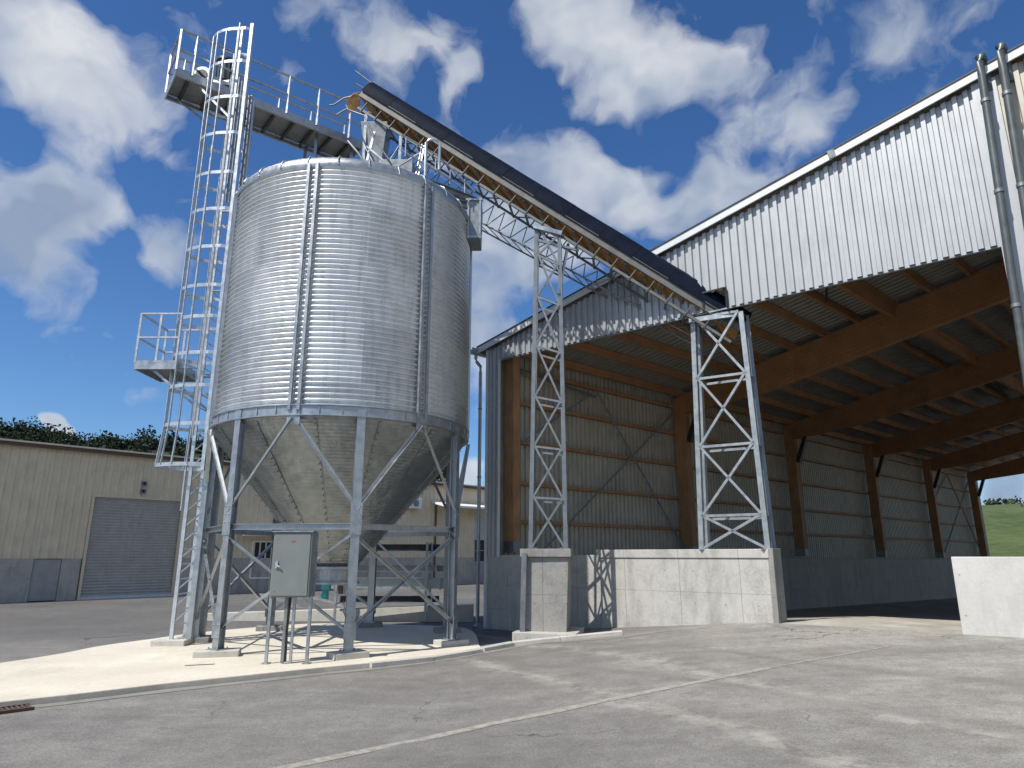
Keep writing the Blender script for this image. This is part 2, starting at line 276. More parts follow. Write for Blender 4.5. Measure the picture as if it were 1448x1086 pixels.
# ------------------------------------------------------------------ mesh building
class MB:
    def __init__(s): s.v = []; s.f = []; s.sm = []
    def add(s, vs, fs, smooth=False):
        o = len(s.v); s.v += [tuple(x) for x in vs]; s.f += [tuple(i+o for i in f) for f in fs]; s.sm += [smooth]*len(fs); return s
    def hexa(s, p):      # 8 corners: bottom 4 ccw, top 4 ccw
        return s.add(p, [(3,2,1,0),(4,5,6,7),(0,1,5,4),(1,2,6,5),(2,3,7,6),(3,0,4,7)])
    def box(s, x0, x1, y0, y1, z0, z1):
        return s.hexa([(x0,y0,z0),(x1,y0,z0),(x1,y1,z0),(x0,y1,z0),(x0,y0,z1),(x1,y0,z1),(x1,y1,z1),(x0,y1,z1)])
    def prof(s, p0, p1, pts, up=(0,0,1)):
        p0, p1 = V(p0), V(p1); d = (p1-p0).normalized(); u = V(up)
        if abs(d.dot(u)) > .98: u = V((0,1,0)) if abs(d.y) < .9 else V((1,0,0))
        x = d.cross(u).normalized(); y = x.cross(d).normalized(); n = len(pts)
        A = [p0+x*a+y*b for a, b in pts]; B = [p1+x*a+y*b for a, b in pts]
        fs = [(i, (i+1) % n, n+(i+1) % n, n+i) for i in range(n)]
        return s.add(A+B, fs+[tuple(range(n-1,-1,-1)), tuple(range(n, 2*n))])
    def bar(s, p0, p1, w, h=None, up=(0,0,1)):
        h = h or w; return s.prof(p0, p1, [(-w/2,-h/2),(w/2,-h/2),(w/2,h/2),(-w/2,h/2)], up)
    def angle(s, p0, p1, w, t=.008, up=(0,0,1), fx=1, fy=1):
        q = [(0,0),(w,0),(w,t),(t,t),(t,w),(0,w)]; q = [(a*fx, b*fy) for a, b in q]
        if fx*fy < 0: q = q[::-1]
        return s.prof(p0, p1, q, up)
    def ibeam(s, p0, p1, w, h, t=.01, up=(0,0,1)):
        a, b = w/2, h/2
        return s.prof(p0, p1, [(-a,-b),(a,-b),(a,-b+t),(t/2,-b+t),(t/2,b-t),(a,b-t),(a,b),(-a,b),(-a,b-t),(-t/2,b-t),(-t/2,-b+t),(-a,-b+t)], up)
    def tube(s, p0, p1, r, n=10, r1=None, caps=True):
        p0, p1 = V(p0), V(p1); d = (p1-p0).normalized(); u = V((0,0,1)) if abs(d.z) < .95 else V((0,1,0))
        x = d.cross(u).normalized(); y = x.cross(d); r1 = r if r1 is None else r1
        cs = [(math.cos(2*math.pi*i/n), math.sin(2*math.pi*i/n)) for i in range(n)]
        A = [p0+x*a*r+y*b*r for a, b in cs]; B = [p1+x*a*r1+y*b*r1 for a, b in cs]
        s.add(A+B, [(i, (i+1) % n, n+(i+1) % n, n+i) for i in range(n)], True)
        if caps: s.add(A, [tuple(range(n-1,-1,-1))]); s.add(B, [tuple(range(n))])
        return s
    def path(s, pts, r, n=8, closed=False):
        pts = [V(p) for p in pts]; m = len(pts); rings = []
        for i, p in enumerate(pts):
            a = pts[(i-1) % m] if closed or i else p; b = pts[(i+1) % m] if closed or i < m-1 else p
            d = (b-a).normalized(); u = V((0,0,1)) if abs(d.z) < .95 else V((0,1,0)); x = d.cross(u).normalized(); y = x.cross(d)
            rings.append([p+x*math.cos(2*math.pi*k/n)*r+y*math.sin(2*math.pi*k/n)*r for k in range(n)])
        vs = [q for rg in rings for q in rg]; fs = []
        for i in range(m if closed else m-1):
            j = (i+1) % m
            for k in range(n): fs.append((i*n+k, i*n+(k+1) % n, j*n+(k+1) % n, j*n+k))
        s.add(vs, fs, True)
        if not closed: s.add(rings[0], [tuple(range(n-1,-1,-1))]); s.add(rings[-1], [tuple(range(n))])
        return s
    def strip(s, pts, w, t):                            # flat strap following points, width along z, thickness outward t
        return s.path2(pts, w, t)
    def path2(s, pts, w, t, c=None):
        pts = [V(p) for p in pts]; m = len(pts); vs = []
        for i, p in enumerate(pts):
            a = pts[max(i-1,0)]; b = pts[min(i+1,m-1)]; d = (b-a).normalized(); o = d.cross(V((0,0,1))).normalized()*t/2; z = V((0,0,w/2))
            vs += [p-o-z, p+o-z, p+o+z, p-o+z]
        fs = []
        for i in range(m-1):
            for k in range(4): fs.append((i*4+k, i*4+(k+1) % 4, i*4+4+(k+1) % 4, i*4+4+k))
        fs += [(3,2,1,0), tuple((m-1)*4+k for k in range(4))]
        return s.add(vs, fs)
    def lathe(s, c, prof, n=64, a0=0, smooth=True):
        vs = []; fs = []; m = len(prof)
        for i in range(n):
            a = a0+2*math.pi*i/n
            for r, z in prof: vs.append((c[0]+r*math.cos(a), c[1]+r*math.sin(a), z))
        for i in range(n):
            j = (i+1) % n
            for k in range(m-1): fs.append((i*m+k, j*m+k, j*m+k+1, i*m+k+1))
        return s.add(vs, fs, smooth)
    def obj(s, name, m, parent=None, bevel=0, label=None, kind=None):
        me = bpy.data.meshes.new(name); off = V(parent.location) if parent and parent.type == 'EMPTY' else V((0,0,0))
        if parent and parent.type == 'MESH': off = V(parent.get('_o', (0,0,0)))
        me.from_pydata([tuple(V(v)-off) for v in s.v], [], s.f); me.update()
        me.polygons.foreach_set('use_smooth', s.sm); me.materials.append(M[m] if isinstance(m, str) else m)
        o = bpy.data.objects.new(name, me); C.objects.link(o)
        if parent:
            o.parent = parent
        if bevel:
            b = o.modifiers.new('bevel', 'BEVEL'); b.width = bevel; b.segments = 2; b.limit_method = 'ANGLE'
        if label: o['label'] = label
        if kind: o['kind'] = kind
        ORI[o.name] = off
        return o
ORI = {}
def sub(mb, name, m, parent, **k):                      # a part of a part: same origin as its parent
    off = ORI[parent.name]; mb.v = [tuple(V(v)-off) for v in mb.v]
    o = mb.obj(name, m, None, **k); o.parent = parent; ORI[o.name] = off; return o
def thing(name, label, cat, loc=(0,0,0), group=None):
    o = bpy.data.objects.new(name, None); C.objects.link(o); o.location = loc; o.empty_display_size = .3
    o['label'] = label; o['category'] = cat
    if group: o['group'] = group
    return o
def tag(o, label, cat, group=None):
    o['label'] = label; o['category'] = cat
    if group: o['group'] = group
    return o
def struct(o): o['kind'] = 'structure'; return o

# ------------------------------------------------------------------ ground: skewed (a, s) coordinates, a along the shed front, s along its side wall
P0 = (-.63, 17.5)
DET = D1[0]*D2[1]-D1[1]*D2[0]
def S(a, s, z=0, off=0):                                # off = metres out in front of the shed's front plane
    return V((P0[0]+D1[0]*a+D2[0]*s-.625*off, P0[1]+D1[1]*a+D2[1]*s-.781*off, z))
def ab(x, y):
    dx, dy = x-P0[0], y-P0[1]; return (dx*D2[1]-dy*D2[0])/DET, (D1[0]*dy-D1[1]*dx)/DET
def ss(x): x = min(1, max(0, x)); return x*x*(3-2*x)
def G(x, y):
    a, s = ab(x, y); r = min(.53, max(0, .092*(a-1)))
    if s <= 0:
        k = min(1, max(0, 1+s/(5+.9*max(0, a-3)))); return -.08+r*(k*k/.3*.5/.85 if k < .3 else (k-.15)/.85)
    if a < -.1: return -.08
    return -.08+r*(1-ss(s/20))-.016*min(s, 46)
def frange(*bk):                                        # breakpoints with steps: (start, (end, step), ...)
    v = [bk[0]]
    for e, st in bk[1:]:
        n = max(1, round((e-v[-1])/st)); a = v[-1]; v += [a+(e-a)*(i+1)/n for i in range(n)]
    return v
def grid(mb, av, svals, inside=False):
    vs = []; n = len(svals)
    for a in av:
        for s in svals:
            p = S(a, s)
            if inside: z = -.08+min(.53, max(0, .092*(a-1)))*(1-ss(s/20))-.016*min(s, 46)
            else: z = G(p.x, p.y) if s < 0 or a <= -.1 else -.08+min(.53, max(0, .092*(a-1)))
            vs.append((p.x, p.y, z))
    fs = [(i*n+j, (i+1)*n+j, (i+1)*n+j+1, i*n+j+1) for i in range(len(av)-1) for j in range(n-1)]
    mb.add(vs, fs, True)
g = MB()
AV = frange(-1500, (-100, 200), (-10, 10), (-.1, 1), (16, .4), (100, 8), (1500, 200))
grid(g, AV, frange(-1500, (-100, 200), (-20, 10), (-8, 1), (0, .25)))
grid(g, frange(-1500, (-100, 200), (-10, 10), (-.1, 1)), frange(0, (20, 1), (100, 10), (1500, 200)))
struct(g.obj('asphalt_yard', 'asphalt'))
g = MB(); grid(g, frange(-.1, (16, .5), (100, 8), (1500, 200)), frange(0, (14, .5), (50, 4), (100, 10), (1500, 200)), True)
struct(g.obj('shed_floor', 'floor'))

def drape(mb, pts, w, h=.004, step=.3):                 # thin sheet following the ground along a polyline
    P = [V((*p, 0)) for p in pts]; q = []
    for a, b in zip(P, P[1:]):
        n = max(1, int((b-a).length/step)); q += [a.lerp(b, i/n) for i in range(n)]
    q.append(P[-1]); vs = []
    for i, p in enumerate(q):
        d = (q[min(i+1, len(q)-1)]-q[max(i-1, 0)]).normalized(); o = V((-d.y, d.x, 0))*w/2*(1+.12*math.sin(i*1.7)+.08*math.sin(i*.6))
        for k in (-1, 1): e = p+o*k; vs.append((e.x, e.y, G(e.x, e.y)+h))
    mb.add(vs, [(2*i, 2*i+2, 2*i+3, 2*i+1) for i in range(len(q)-1)], True)
g = MB(); drape(g, [(-5.4, 3.2), (-2.35, 5.92), (-1.92, 6.3), (-1.15, 6.97), (-.18, 7.69), (1.01, 8.33), (1.92, 8.79), (2.63, 9.15), (3.4, 9.55)], .13)
struct(g.obj('road_joint', 'joint'))
g = MB(); drape(g, [(3.45, 9.57), (4.48, 10.05), (5.6, 10.6)], .05)
struct(g.obj('road_joint', 'joint'))

# ------------------------------------------------------------------ pad, kerb, drain
front = [(-9.5, 5.2), (-7.8, 6.95), (-6.15, 8.42), (-5.45, 8.98), (-4.65, 9.72), (-3.75, 10.42), (-2.88, 11.1), (-2.3, 11.5), (-1.6, 12.05), (-.5, 12.95)]
rear = [(-.62, 13.7), (-.9, 16.2), (-1.6, 17.2), (-4.2, 17.9), (-5.5, 17.6), (-6.9, 15.9), (-7.35, 14.7), (-7.75, 13.6), (-7.85, 12.5), (-8.2, 11.3), (-9.0, 10.0), (-10.2, 9.1), (-13, 8.0)]
def prism(mb, poly, z0, z1):
    n = len(poly); mb.add([(x, y, z0) for x, y in poly]+[(x, y, z1) for x, y in poly], [tuple(range(n-1,-1,-1)), tuple(range(n, 2*n))]+[(i, (i+1) % n, n+(i+1) % n, n+i) for i in range(n)])
def smoothpoly(p, k=6):
    out = []
    for i in range(len(p)-1):
        p0 = V((*p[max(i-1,0)],0)); p1 = V((*p[i],0)); p2 = V((*p[i+1],0)); p3 = V((*p[min(i+2,len(p)-1)],0))
        for j in range(k):
            t = j/k; q = .5*((2*p1)+(p2-p0)*t+(2*p0-5*p1+4*p2-p3)*t*t+(3*p1-p0-3*p2+p3)*t**3); out.append((q.x, q.y))
    out.append(p[-1]); return out
rear = smoothpoly(rear)
g = MB(); prism(g, front+rear, -.3, 0.0)
struct(g.obj('concrete_pad', 'pad', bevel=.012))
g = MB()                                                # rough concrete gutter strip along the foot of the pad
drape(g, [(x+.10, y-.09) for x, y in front[1:]]+[(.5, 13.6), (1.8, 13.3), (3.0, 13.6)], .2, .005)
struct(g.obj('gutter_strip', mat('dirty_concrete', concrete((.24, .228, .205), None, .5))))
t = thing('kerb', 'low pale concrete kerb running from the silo pad past the pier', 'kerb', (.5, 13.4, 0))
for (a, b) in (((-2.25, 11.52), (-1.35, 12.2)), ((-1.34, 12.21), (-.55, 12.84)), ((-.53, 12.96), (.0, 13.45)), ((.02, 13.47), (.9, 13.66)), ((.92, 13.66), (2.1, 13.70))):
    g = MB(); za = max(0, G(*a)+.07); zb = max(0, G(*b)+.07)
    g.prof((a[0], a[1], za-.06), (b[0], b[1], zb-.06), [(-.06, -.1), (.06, -.1), (.06, .055), (.045, .07), (-.06, .07)]); g.obj('kerb_stone', 'conc_light', t)
t = thing('drain_grate', 'rusty slotted drain grate set in asphalt at the foot of the pad', 'drain', (-5.93, 8.28, -.08))
g = MB(); d = V((.70, .714, 0)); nrm = V((.714, -.70, 0)); c0 = V((-5.93, 8.28, -.06))
for k in (-1, 1): g.bar(c0-d*.75+nrm*.13*k, c0+d*.45+nrm*.13*k, .03, .03)
g.obj('grate_frame', 'rust', t)
for i in range(24):
    q = c0-d*.73+d*(i*.05); MB().bar(q-nrm*.12, q+nrm*.12, .022, .022).obj('grate_bar', 'rust', t)
g = MB(); q = c0-d*.15; g.prof(q-d*.58-V((0,0,.004)), q+d*.58-V((0,0,.004)), [(-.11, -.005), (.11, -.005), (.11, .0), (-.11, 0)]); g.obj('grate_pit_dark', 'black', t)  # flat black sheet painting the dark below the bars; no pit is modelled
g = MB(); drape(g, [(-5.05, 11.2), (-4.65, 11.35)], .05, .085); tag(g.obj('rust_strip', 'rust'), 'thin rusty iron strip lying on the cream pad', 'metal strip')

# ------------------------------------------------------------------ silo
SC = (-3.64, 14.5); RS = 2.65; ZR = 4.15; ZT = 9.08
silo = thing('grain_silo', 'tall round corrugated galvanised grain silo with cone hopper on seven steel legs', 'silo', (SC[0], SC[1], 0))
ncor = 46; prof = []
for i in range(ncor*10+1):
    z = ZR+.12+(ZT-ZR-.12)*i/(ncor*10); lap = .004*((int(i/10/11.5)) % 2)
    prof.append((RS-.02+lap+.026*math.cos(2*math.pi*i/10), z))
g = MB(); g.lathe(SC, prof, 140); shell_o = g.obj('shell', 'shell', silo)
def sp(ang, r, z): a = R(ang); return V((SC[0]+r*math.cos(a), SC[1]+r*math.sin(a), z))
LEG = [-18.3+360/7*k for k in range(7)]; MID = [x+180/7 for x in LEG]
for m in MID:                                           # double hat stiffeners between the legs, over dark bolt holes
    a = R(m); tg = V((-math.sin(a), math.cos(a), 0)); up = V((math.cos(a), math.sin(a), 0))
    for k in (-.085, .085):
        g = MB(); p0 = sp(m, RS+.025, ZR+.02)+tg*k; p1 = sp(m, RS+.025, ZT+.03)+tg*k
        g.prof(p0, p1, [(-.035, -.01), (-.028, .035), (.028, .035), (.035, -.01)], up); st = g.obj('stiffener', 'galv', silo)
    g = MB()
    for i in range(46):
        z = ZR+.2+i*.107; q = sp(m, RS+.005, z)+tg*.0; g.tube(q, q+up*.014, .012, 6)
    sub(g, 'bolt_row', 'galv_mid', st)
g = MB(); g.lathe(SC, [(RS-.03, ZR-.08), (RS+.05, ZR-.08), (RS+.05, ZR-.065), (RS+.02, ZR-.06), (RS+.02, ZR+.1), (RS+.05, ZR+.105), (RS+.05, ZR+.12), (RS-.03, ZR+.12)], 112, smooth=False)
ring = g.obj('ring_beam', 'galv', silo)
g = MB()
for i in range(42):
    q = sp(i*360/42, RS+.02, ZR+.02); a = R(i*360/42); up = V((math.cos(a), math.sin(a), 0)); g.tube(q, q+up*.018, .014, 6); g.bar(q+up*.006-V((0,0,.075)), q+up*.006+V((0,0,.075)), .012, .02)
sub(g, 'ring_bolts', 'galv', ring)
g = MB(); g.lathe(SC, [(RS+.02, ZT-.03), (RS+.035, ZT+.02), (RS+.03, ZT+.1), (RS-.03, ZT+.2), (RS-.14, ZT+.27), (.35, ZT+.95), (.3, ZT+1.05), (.01, ZT+1.05)], 84)
roof = g.obj('roof', 'galv', silo)
for i in range(28):
    a = i*360/28+5; g = MB(); g.path([sp(a, RS+.045, ZT+.0), sp(a, RS+.035, ZT+.12), sp(a, RS-.03, ZT+.22), sp(a, RS-.14, ZT+.29), sp(a, .4, ZT+.955)], .016, 5); sub(g, 'roof_rib', 'galv', roof)
g = MB(); prof = [(RS-.02, ZR-.0), (RS-.04, ZR-.1)]
for i in range(1, 25): t_ = i/24; prof.append((RS-.04-(RS-.04-.37)*t_, ZR-.1-(ZR-.1-1.36)*t_))
g.lathe(SC, prof, 112); hop = g.obj('hopper', 'hopper', silo)
for k in range(14):
    ang = LEG[0]+k*360/14+8; g = MB(); a = R(ang); e = V((math.cos(a), math.sin(a), 0))
    g.bar(sp(ang, RS-.05, ZR-.13), sp(ang, .40, 1.42), .05, .03, e)
    for i in range(24):
        q = sp(ang, RS-.05, ZR-.13).lerp(sp(ang, .40, 1.42), (i+.5)/24); g.tube(q-V((0,0,.02))+e*.01, q-V((0,0,.045))+e*.025, .012, 5)
    g.obj('hopper_seam', 'hopper', silo)
g = MB(); g.lathe(SC, [(.38, 1.5), (.40, 1.5), (.40, 1.44), (.52, 1.43), (.52, 1.38), (.40, 1.37), (.40, 1.14), (.5, 1.13), (.5, 1.09), (.3, 1.08), (.01, 1.08)], 32, smooth=False); outl = g.obj('outlet_collar', 'galv', silo)
g = MB(); g.bar((SC[0]-.12, SC[1]-.2, 1.1), (SC[0]-.12, SC[1]-.2, .98), .16, .16); g.tube((SC[0]-.12, SC[1]-.2, 1.0), (SC[0]-.14, SC[1]-.22, .80), .06, 10, .09); sub(g, 'discharge_spout', 'teal', outl)
g = MB(); g.tube((SC[0]+.2, SC[1]-.3, 1.06), (SC[0]+.2, SC[1]-.3, .9), .05, 8); sub(g, 'drain_cap', 'rust', outl)
legp = {}
for i, ang in enumerate(LEG):
    rr = 2.62; p0 = sp(ang, rr, .10); p1 = sp(ang, rr, ZR+.1); a = R(ang); e = V((math.cos(a), math.sin(a), 0))
    g = MB(); g.ibeam(p0, p1, .15, .13, .012, e)
    lg = g.obj('leg', 'galv', silo); legp[i] = ang
    g = MB(); c = p0; tg = V((-e.y, e.x, 0)); g.hexa([c-tg*.14-e*.13-V((0,0,.0)), c+tg*.14-e*.13, c+tg*.14+e*.13, c-tg*.14+e*.13]+[q+V((0,0,.016)) for q in (c-tg*.14-e*.13, c+tg*.14-e*.13, c+tg*.14+e*.13, c-tg*.14+e*.13)])
    for kx in (-1, 1):
        for ky in (-1, 1): q = c+tg*.11*kx+e*.1*ky; g.tube(q, q+V((0,0,.045)), .012, 6)
    sub(g, 'base_plate', 'galv', lg)
    for z0_, z1_, zz in ((2.0, 2.56, (2.05, 2.22, 2.36, 2.5)), (.29, .55, (.36, .5))):
        g = MB(); g.bar(sp(ang, rr+.075, z0_), sp(ang, rr+.075, z1_), .2, .012, e)
        for z in zz:
            for k in (-.06, .06): q = sp(ang, rr+.075, z)+tg*k; g.tube(q, q+e*.02, .011, 6)
        sub(g, 'gusset', 'galv', lg)
    j = (i+1) % 7; A2 = LEG[j]; mid = MID[i]; ro = rr+.03
    am = R(mid); em = V((math.cos(am), math.sin(am), 0)); top = sp(mid, RS+.02, ZR-.1)
    g = MB(); g.bar(top-V((0,0,.14)), top+V((0,0,.12)), .24, .012, em); g.obj('brace_plate', 'galv', silo)
    for A_, sgn in ((ang, -1), (A2, 1)):
        MB().angle(sp(A_, ro, 2.42), top+V((0,0,-.02)), .065, .009, em, sgn).obj('knee_brace', 'galv', silo)
    MB().prof(sp(ang, ro, 2.14), sp(A2, ro, 2.14), [(-.03, -.05), (.03, -.05), (.03, -.04), (-.02, -.04), (-.02, .04), (.03, .04), (.03, .05), (-.03, .05)]).obj('tie_rail', 'galv', silo)
    if i == 5 or True:
        MB().angle(sp(ang, ro, 2.0), sp(A2, ro, .42), .055, .008, em).obj('cross_brace', 'galv', silo)
        MB().angle(sp(ang, ro-.03, .42), sp(A2, ro-.03, 2.0), .055, .008, em, -1).obj('cross_brace', 'galv', silo)
for i, ang in enumerate(LEG):                           # concrete footings under the legs
    lab = ['grey concrete footing under the right hand silo leg beside the kerb', 'grey concrete footing under the rear right silo leg', 'grey concrete footing under the rear middle silo leg', 'grey concrete footing under the rear left silo leg', 'grey concrete footing under the silo leg beside the ladder foot', 'grey concrete footing under the front left silo leg beside the cabinet', 'cream concrete footing under the front middle silo leg at the pad edge'][i]
    c = sp(ang, 2.62, 0); r_ = .12 if i else .0
    hw = .36 if i == 5 else (.3 if i == 6 else .28); rot = R(38 if i in (0, 6) else 15)
    g = MB(); ex = V((math.cos(rot), math.sin(rot), 0)); ey = V((-ex.y, ex.x, 0)); q = [c-ex*hw-ey*.2, c+ex*hw-ey*.2, c+ex*hw+ey*.2, c-ex*hw+ey*.2]
    g.hexa([p+V((0,0,-.03)) for p in q]+[p+V((0,0,.1)) for p in q]); tag(g.obj('footing', 'conc_light' if i in (0, 5, 6) else 'conc_pier', bevel=.012), lab, 'footing', 'concrete footings under the silo')
# box and duct on the right hand rim
g = MB(); g.hexa([V(p) for p in ((-1.02,14.1,8.62),(-.72,14.1,8.62),(-.72,14.75,8.62),(-1.02,14.75,8.62),(-1.04,14.1,9.62),(-.70,14.1,9.62),(-.70,14.75,9.62),(-1.04,14.75,9.62))])
rb = g.obj('rim_box', 'galv_dark', silo, bevel=.01)
g = MB()
for x in (-1.0, -.73): g.bar((x, 14.08, 8.62), (x, 14.08, 9.62), .035, .02)
g.bar((-1.06, 14.08, 9.6), (-.68, 14.08, 9.6), .03, .05); g.bar((-1.06, 14.08, 8.66), (-.68, 14.08, 8.66), .03, .05); sub(g, 'rim_box_flange', 'galv', rb)
g = MB(); g.ibeam((-2.6, 13.55, 10.02), (-.85, 14.3, 9.68), .12, .14); g.obj('rim_beam', 'galv_dark', silo)
g = MB(); g.ibeam((-2.6, 14.2, 10.02), (-.85, 14.65, 9.68), .12, .14); g.obj('rim_beam', 'galv_dark', silo)
g = MB()                                                # bracket standing on the left of the roof
q = sp(215, 2.2, ZT+.35); g.bar(q, q+V((.05, 0, .35)), .08, .1); g.bar(q+V((.05,0,.35)), q+V((.45, .1, .28)), .05, .06); g.tube(q+V((.2,0,.1)), q+V((.2,0,.32)), .1, 10); g.obj('roof_vent', 'galv_dark', silo)

# ------------------------------------------------------------------ caged ladder
lad = thing('caged_ladder', 'tall galvanised ladder with round safety cage on the left of the silo', 'ladder', (-6.5, 14.0, 0))
LX, Y0, Y1 = -6.5, 13.72, 14.28
for y in (Y0, Y1): MB().prof((LX, y, .1), (LX, y, 13.9), [(-.035,-.022),(.035,-.022),(.035,.022),(-.035,.022)], (0,1,0)).obj('stile', 'cage', lad)
for y in (Y0, Y1): MB().prof((LX+.34, y+.0, .1), (LX+.34, y, ZR+.3), [(-.05,-.04),(.05,-.04),(.05,.04),(-.05,.04)], (0,1,0)).obj('support_post', 'galv', lad)
for i in range(13): 
    z = .4+i*.3; z2 = z+.3; y = (Y0, Y1)
    MB().bar((LX, Y0 if i % 2 else Y0, z), (LX+.34, Y0, z2), .025, .02, (0,1,0)).obj('post_lacing', 'galv', lad)
for i in range(46): MB().tube((LX, Y0, .35+i*.285), (LX, Y1, .35+i*.285), .013, 8).obj('rung', 'cage', lad)
def hoop(z, rx=.76, ry=.44, n=16):
    pts = [(LX, Y1, z)]
    for i in range(1, n+1):
        th = math.pi/2+math.pi*i/n; pts.append((LX+.03+rx*math.cos(th), 13.93+ry*math.sin(th), z))
    return pts+[(LX+.2, 13.47, z), (GX, GY, z)]
GX, GY = -6.17, 13.52
HZ = [3.42, 4.25, 5.05, 5.75, 6.55, 7.25, 8.15, 9.05, 9.95, 10.95, 11.9, 12.85, 13.75]
for z in HZ: MB().path2(hoop(z, .84 if z < 3.5 else .76, .48 if z < 3.5 else .44), .075, .012).obj('cage_hoop', 'cage', lad)
MB().prof((GX, GY, 3.3), (GX, GY, 13.9), [(-.035,-.03),(.035,-.03),(.035,.03),(-.035,.03)], (0,1,0)).obj('guide_post', 'cage', lad)
for i in (3, 5, 8, 10, 12, 14, 16):
    x, y, _ = hoop(0)[i]; xb, yb, _ = hoop(0, .84, .48)[i]
    g = MB(); g.bar((xb, yb, 3.42), (x, y, 4.25), .055, .012, (1,0,0)); g.bar((x, y, 4.25), (x, y, 13.75), .055, .012, (1,0,0)); g.obj('cage_bar', 'cage', lad)
for z in (3.4, 5.3, 7.2, 9.1):                          # stand-off brackets to the silo wall
    for y in (Y0, Y1):
        xw = SC[0]-math.sqrt(max(.1, 2.66**2-(y-SC[1])**2)); MB().bar((LX, y, z), (xw, y, z), .05, .03).obj('wall_bracket', 'galv', lad)
MB().tube((LX+.12, 14.5, .1), (LX+.12, 14.5, 12.6), .045, 10).obj('riser_pipe', 'cage', lad)
MB().tube((LX+.05, 13.5, 4.0), (LX+.05, 13.5, 13.9), .032, 10).obj('cable_conduit', 'cage', lad)
for y in (Y0-.05, Y1): MB().ibeam((LX+.15, y, 9.3), (LX+.15, y, 12.52), .09, .09, .01, (1,0,0)).obj('upper_post', 'galv', lad)
MB().tube((LX-.0, 13.5, 2.5), (LX-.0, 13.5, 3.4), .02, 8).obj('lower_conduit', 'cage', lad)
for (x, y, lb) in ((LX+.05, Y0-.05, 'grey concrete footing block under the near foot of the ladder'), (LX+.2, Y1+.1, 'small grey concrete footing block under the far foot of the ladder')):
    g = MB(); g.hexa([(x-.32,y-.2,-.1),(x+.3,y-.16,-.1),(x+.3,y+.2,-.1),(x-.32,y+.16,-.1),(x-.32,y-.2,.1),(x+.3,y-.16,.1),(x+.3,y+.2,.1),(x-.32,y+.16,.1)])
    tag(g.obj('footing', 'conc_light', bevel=.012), lb, 'footing')
# ------------------------------------------------------------------ middle landing
lp = thing('ladder_landing', 'small railed steel landing half way up the caged ladder', 'platform', (-7.6, 14.0, 5.3))
x0, x1, y0, y1, z = -7.88, -7.02, 13.62, 14.7, 5.56
MB().box(x0+.02, x1, y0+.02, y1-.02, z-.03, z).obj('deck', 'galv_dark', lp)
for a, b in (((x0,y0),(x1,y0)), ((x0,y1),(x1,y1)), ((x0,y0),(x0,y1)), ((x1,y0),(x1,y1))): MB().bar((*a, z-.05), (*b, z-.05), .02, .19).obj('toe_board', 'galv', lp)
for p in ((x0,y0),(x0,y1),(x1,y0),(x1,y1),((x0+x1)/2,y0),((x0+x1)/2,y1)): MB().bar((*p, z), (*p, z+1.08), .045, .03).obj('rail_post', 'cage', lp)
for h in (.55, 1.08):
    for a, b in (((x0,y0),(x1,y0)), ((x0,y1),(x1,y1)), ((x0,y0),(x0,y1))): MB().bar((*a, z+h), (*b, z+h), .04, .035).obj('hand_rail', 'cage', lp)
for y in (y0+.1, y1-.2):
    MB().bar((x0+.3, y, z-.1), (LX, y, z-.95), .05, .04, (0,1,0)).obj('bracket_arm', 'galv', lp)
    MB().bar((x1, y, z-.06), (LX+.05, y, z-.06), .05, .08).obj('bracket_arm', 'galv', lp)
# ------------------------------------------------------------------ upper catwalk
cw = thing('upper_catwalk', 'long railed steel catwalk running from the ladder top across the silo roof', 'catwalk', (-6.0, 15.0, 12.6))
e = V((.784, .62, 0)).normalized(); nn = V((-e.y, e.x, 0)); c0 = V((-7.8, 13.47, 12.6)); L = 4.7; W = 1.05
def cp(t_, w_, z_): return c0+e*t_+nn*w_+V((0,0,z_))
g = MB(); g.hexa([cp(0,.03,-.03), cp(L,.03,-.03), cp(L,W-.03,-.03), cp(0,W-.03,-.03), cp(0,.03,0), cp(L,.03,0), cp(L,W-.03,0), cp(0,W-.03,0)]); g.obj('deck', 'galv_dark', cw)
for w_ in (0, W): MB().prof(cp(0,w_,-.07), cp(L,w_,-.07), [(-.03,-.09),(.03,-.09),(.03,-.08),(-.02,-.08),(-.02,.16),(-.03,.16)]).obj('side_channel', 'galv', cw)
for t_ in (0, L): MB().bar(cp(t_,0,-.06), cp(t_,W,-.06), .02, .24).obj('end_channel', 'galv', cw)
for i in range(9): MB().bar(cp(.3+i*.51,.03,-.09), cp(.3+i*.51,W-.03,-.09), .06, .08).obj('cross_bearer', 'dark_steel_and_shade', cw)
for t_ in (0, .32, 1.75, 2.7, 3.6, 4.6): MB().bar(cp(t_,W,0), cp(t_,W,1.1), .045, .04).obj('rail_post', 'cage', cw)
for t_ in (0, .35, 2.6, 3.4, 4.3): MB().bar(cp(t_,0,0), cp(t_,0,1.1), .045, .04).obj('rail_post', 'cage', cw)
for h in (.55, 1.1):
    MB().bar(cp(0,0,h), cp(0,W,h), .04, .04).obj('hand_rail', 'galv', cw)
    MB().bar(cp(0,W,h), cp(L,W,h), .04, .04).obj('hand_rail', 'galv', cw)
    MB().bar(cp(0,0,h), cp(L,0,h-.0), .04, .04).obj('hand_rail', 'galv', cw)
MB().bar(cp(.5,.1,-.12), V((LX+.1, 13.75, 11.35)), .05, .05).obj('bracket_arm', 'galv', cw)
MB().bar(cp(.25,W-.1,-.12), V((LX+.1, 14.5, 11.0)), .05, .05).obj('bracket_arm', 'galv', cw)
for t_, w_ in ((3.5, .2), (4.5, .2), (3.5, W-.1), (4.5, W-.1)):
    q = cp(t_, w_, -.1); MB().bar(q, V((q.x, q.y, 9.6)), .07, .07).obj('support_leg', 'galv', cw)
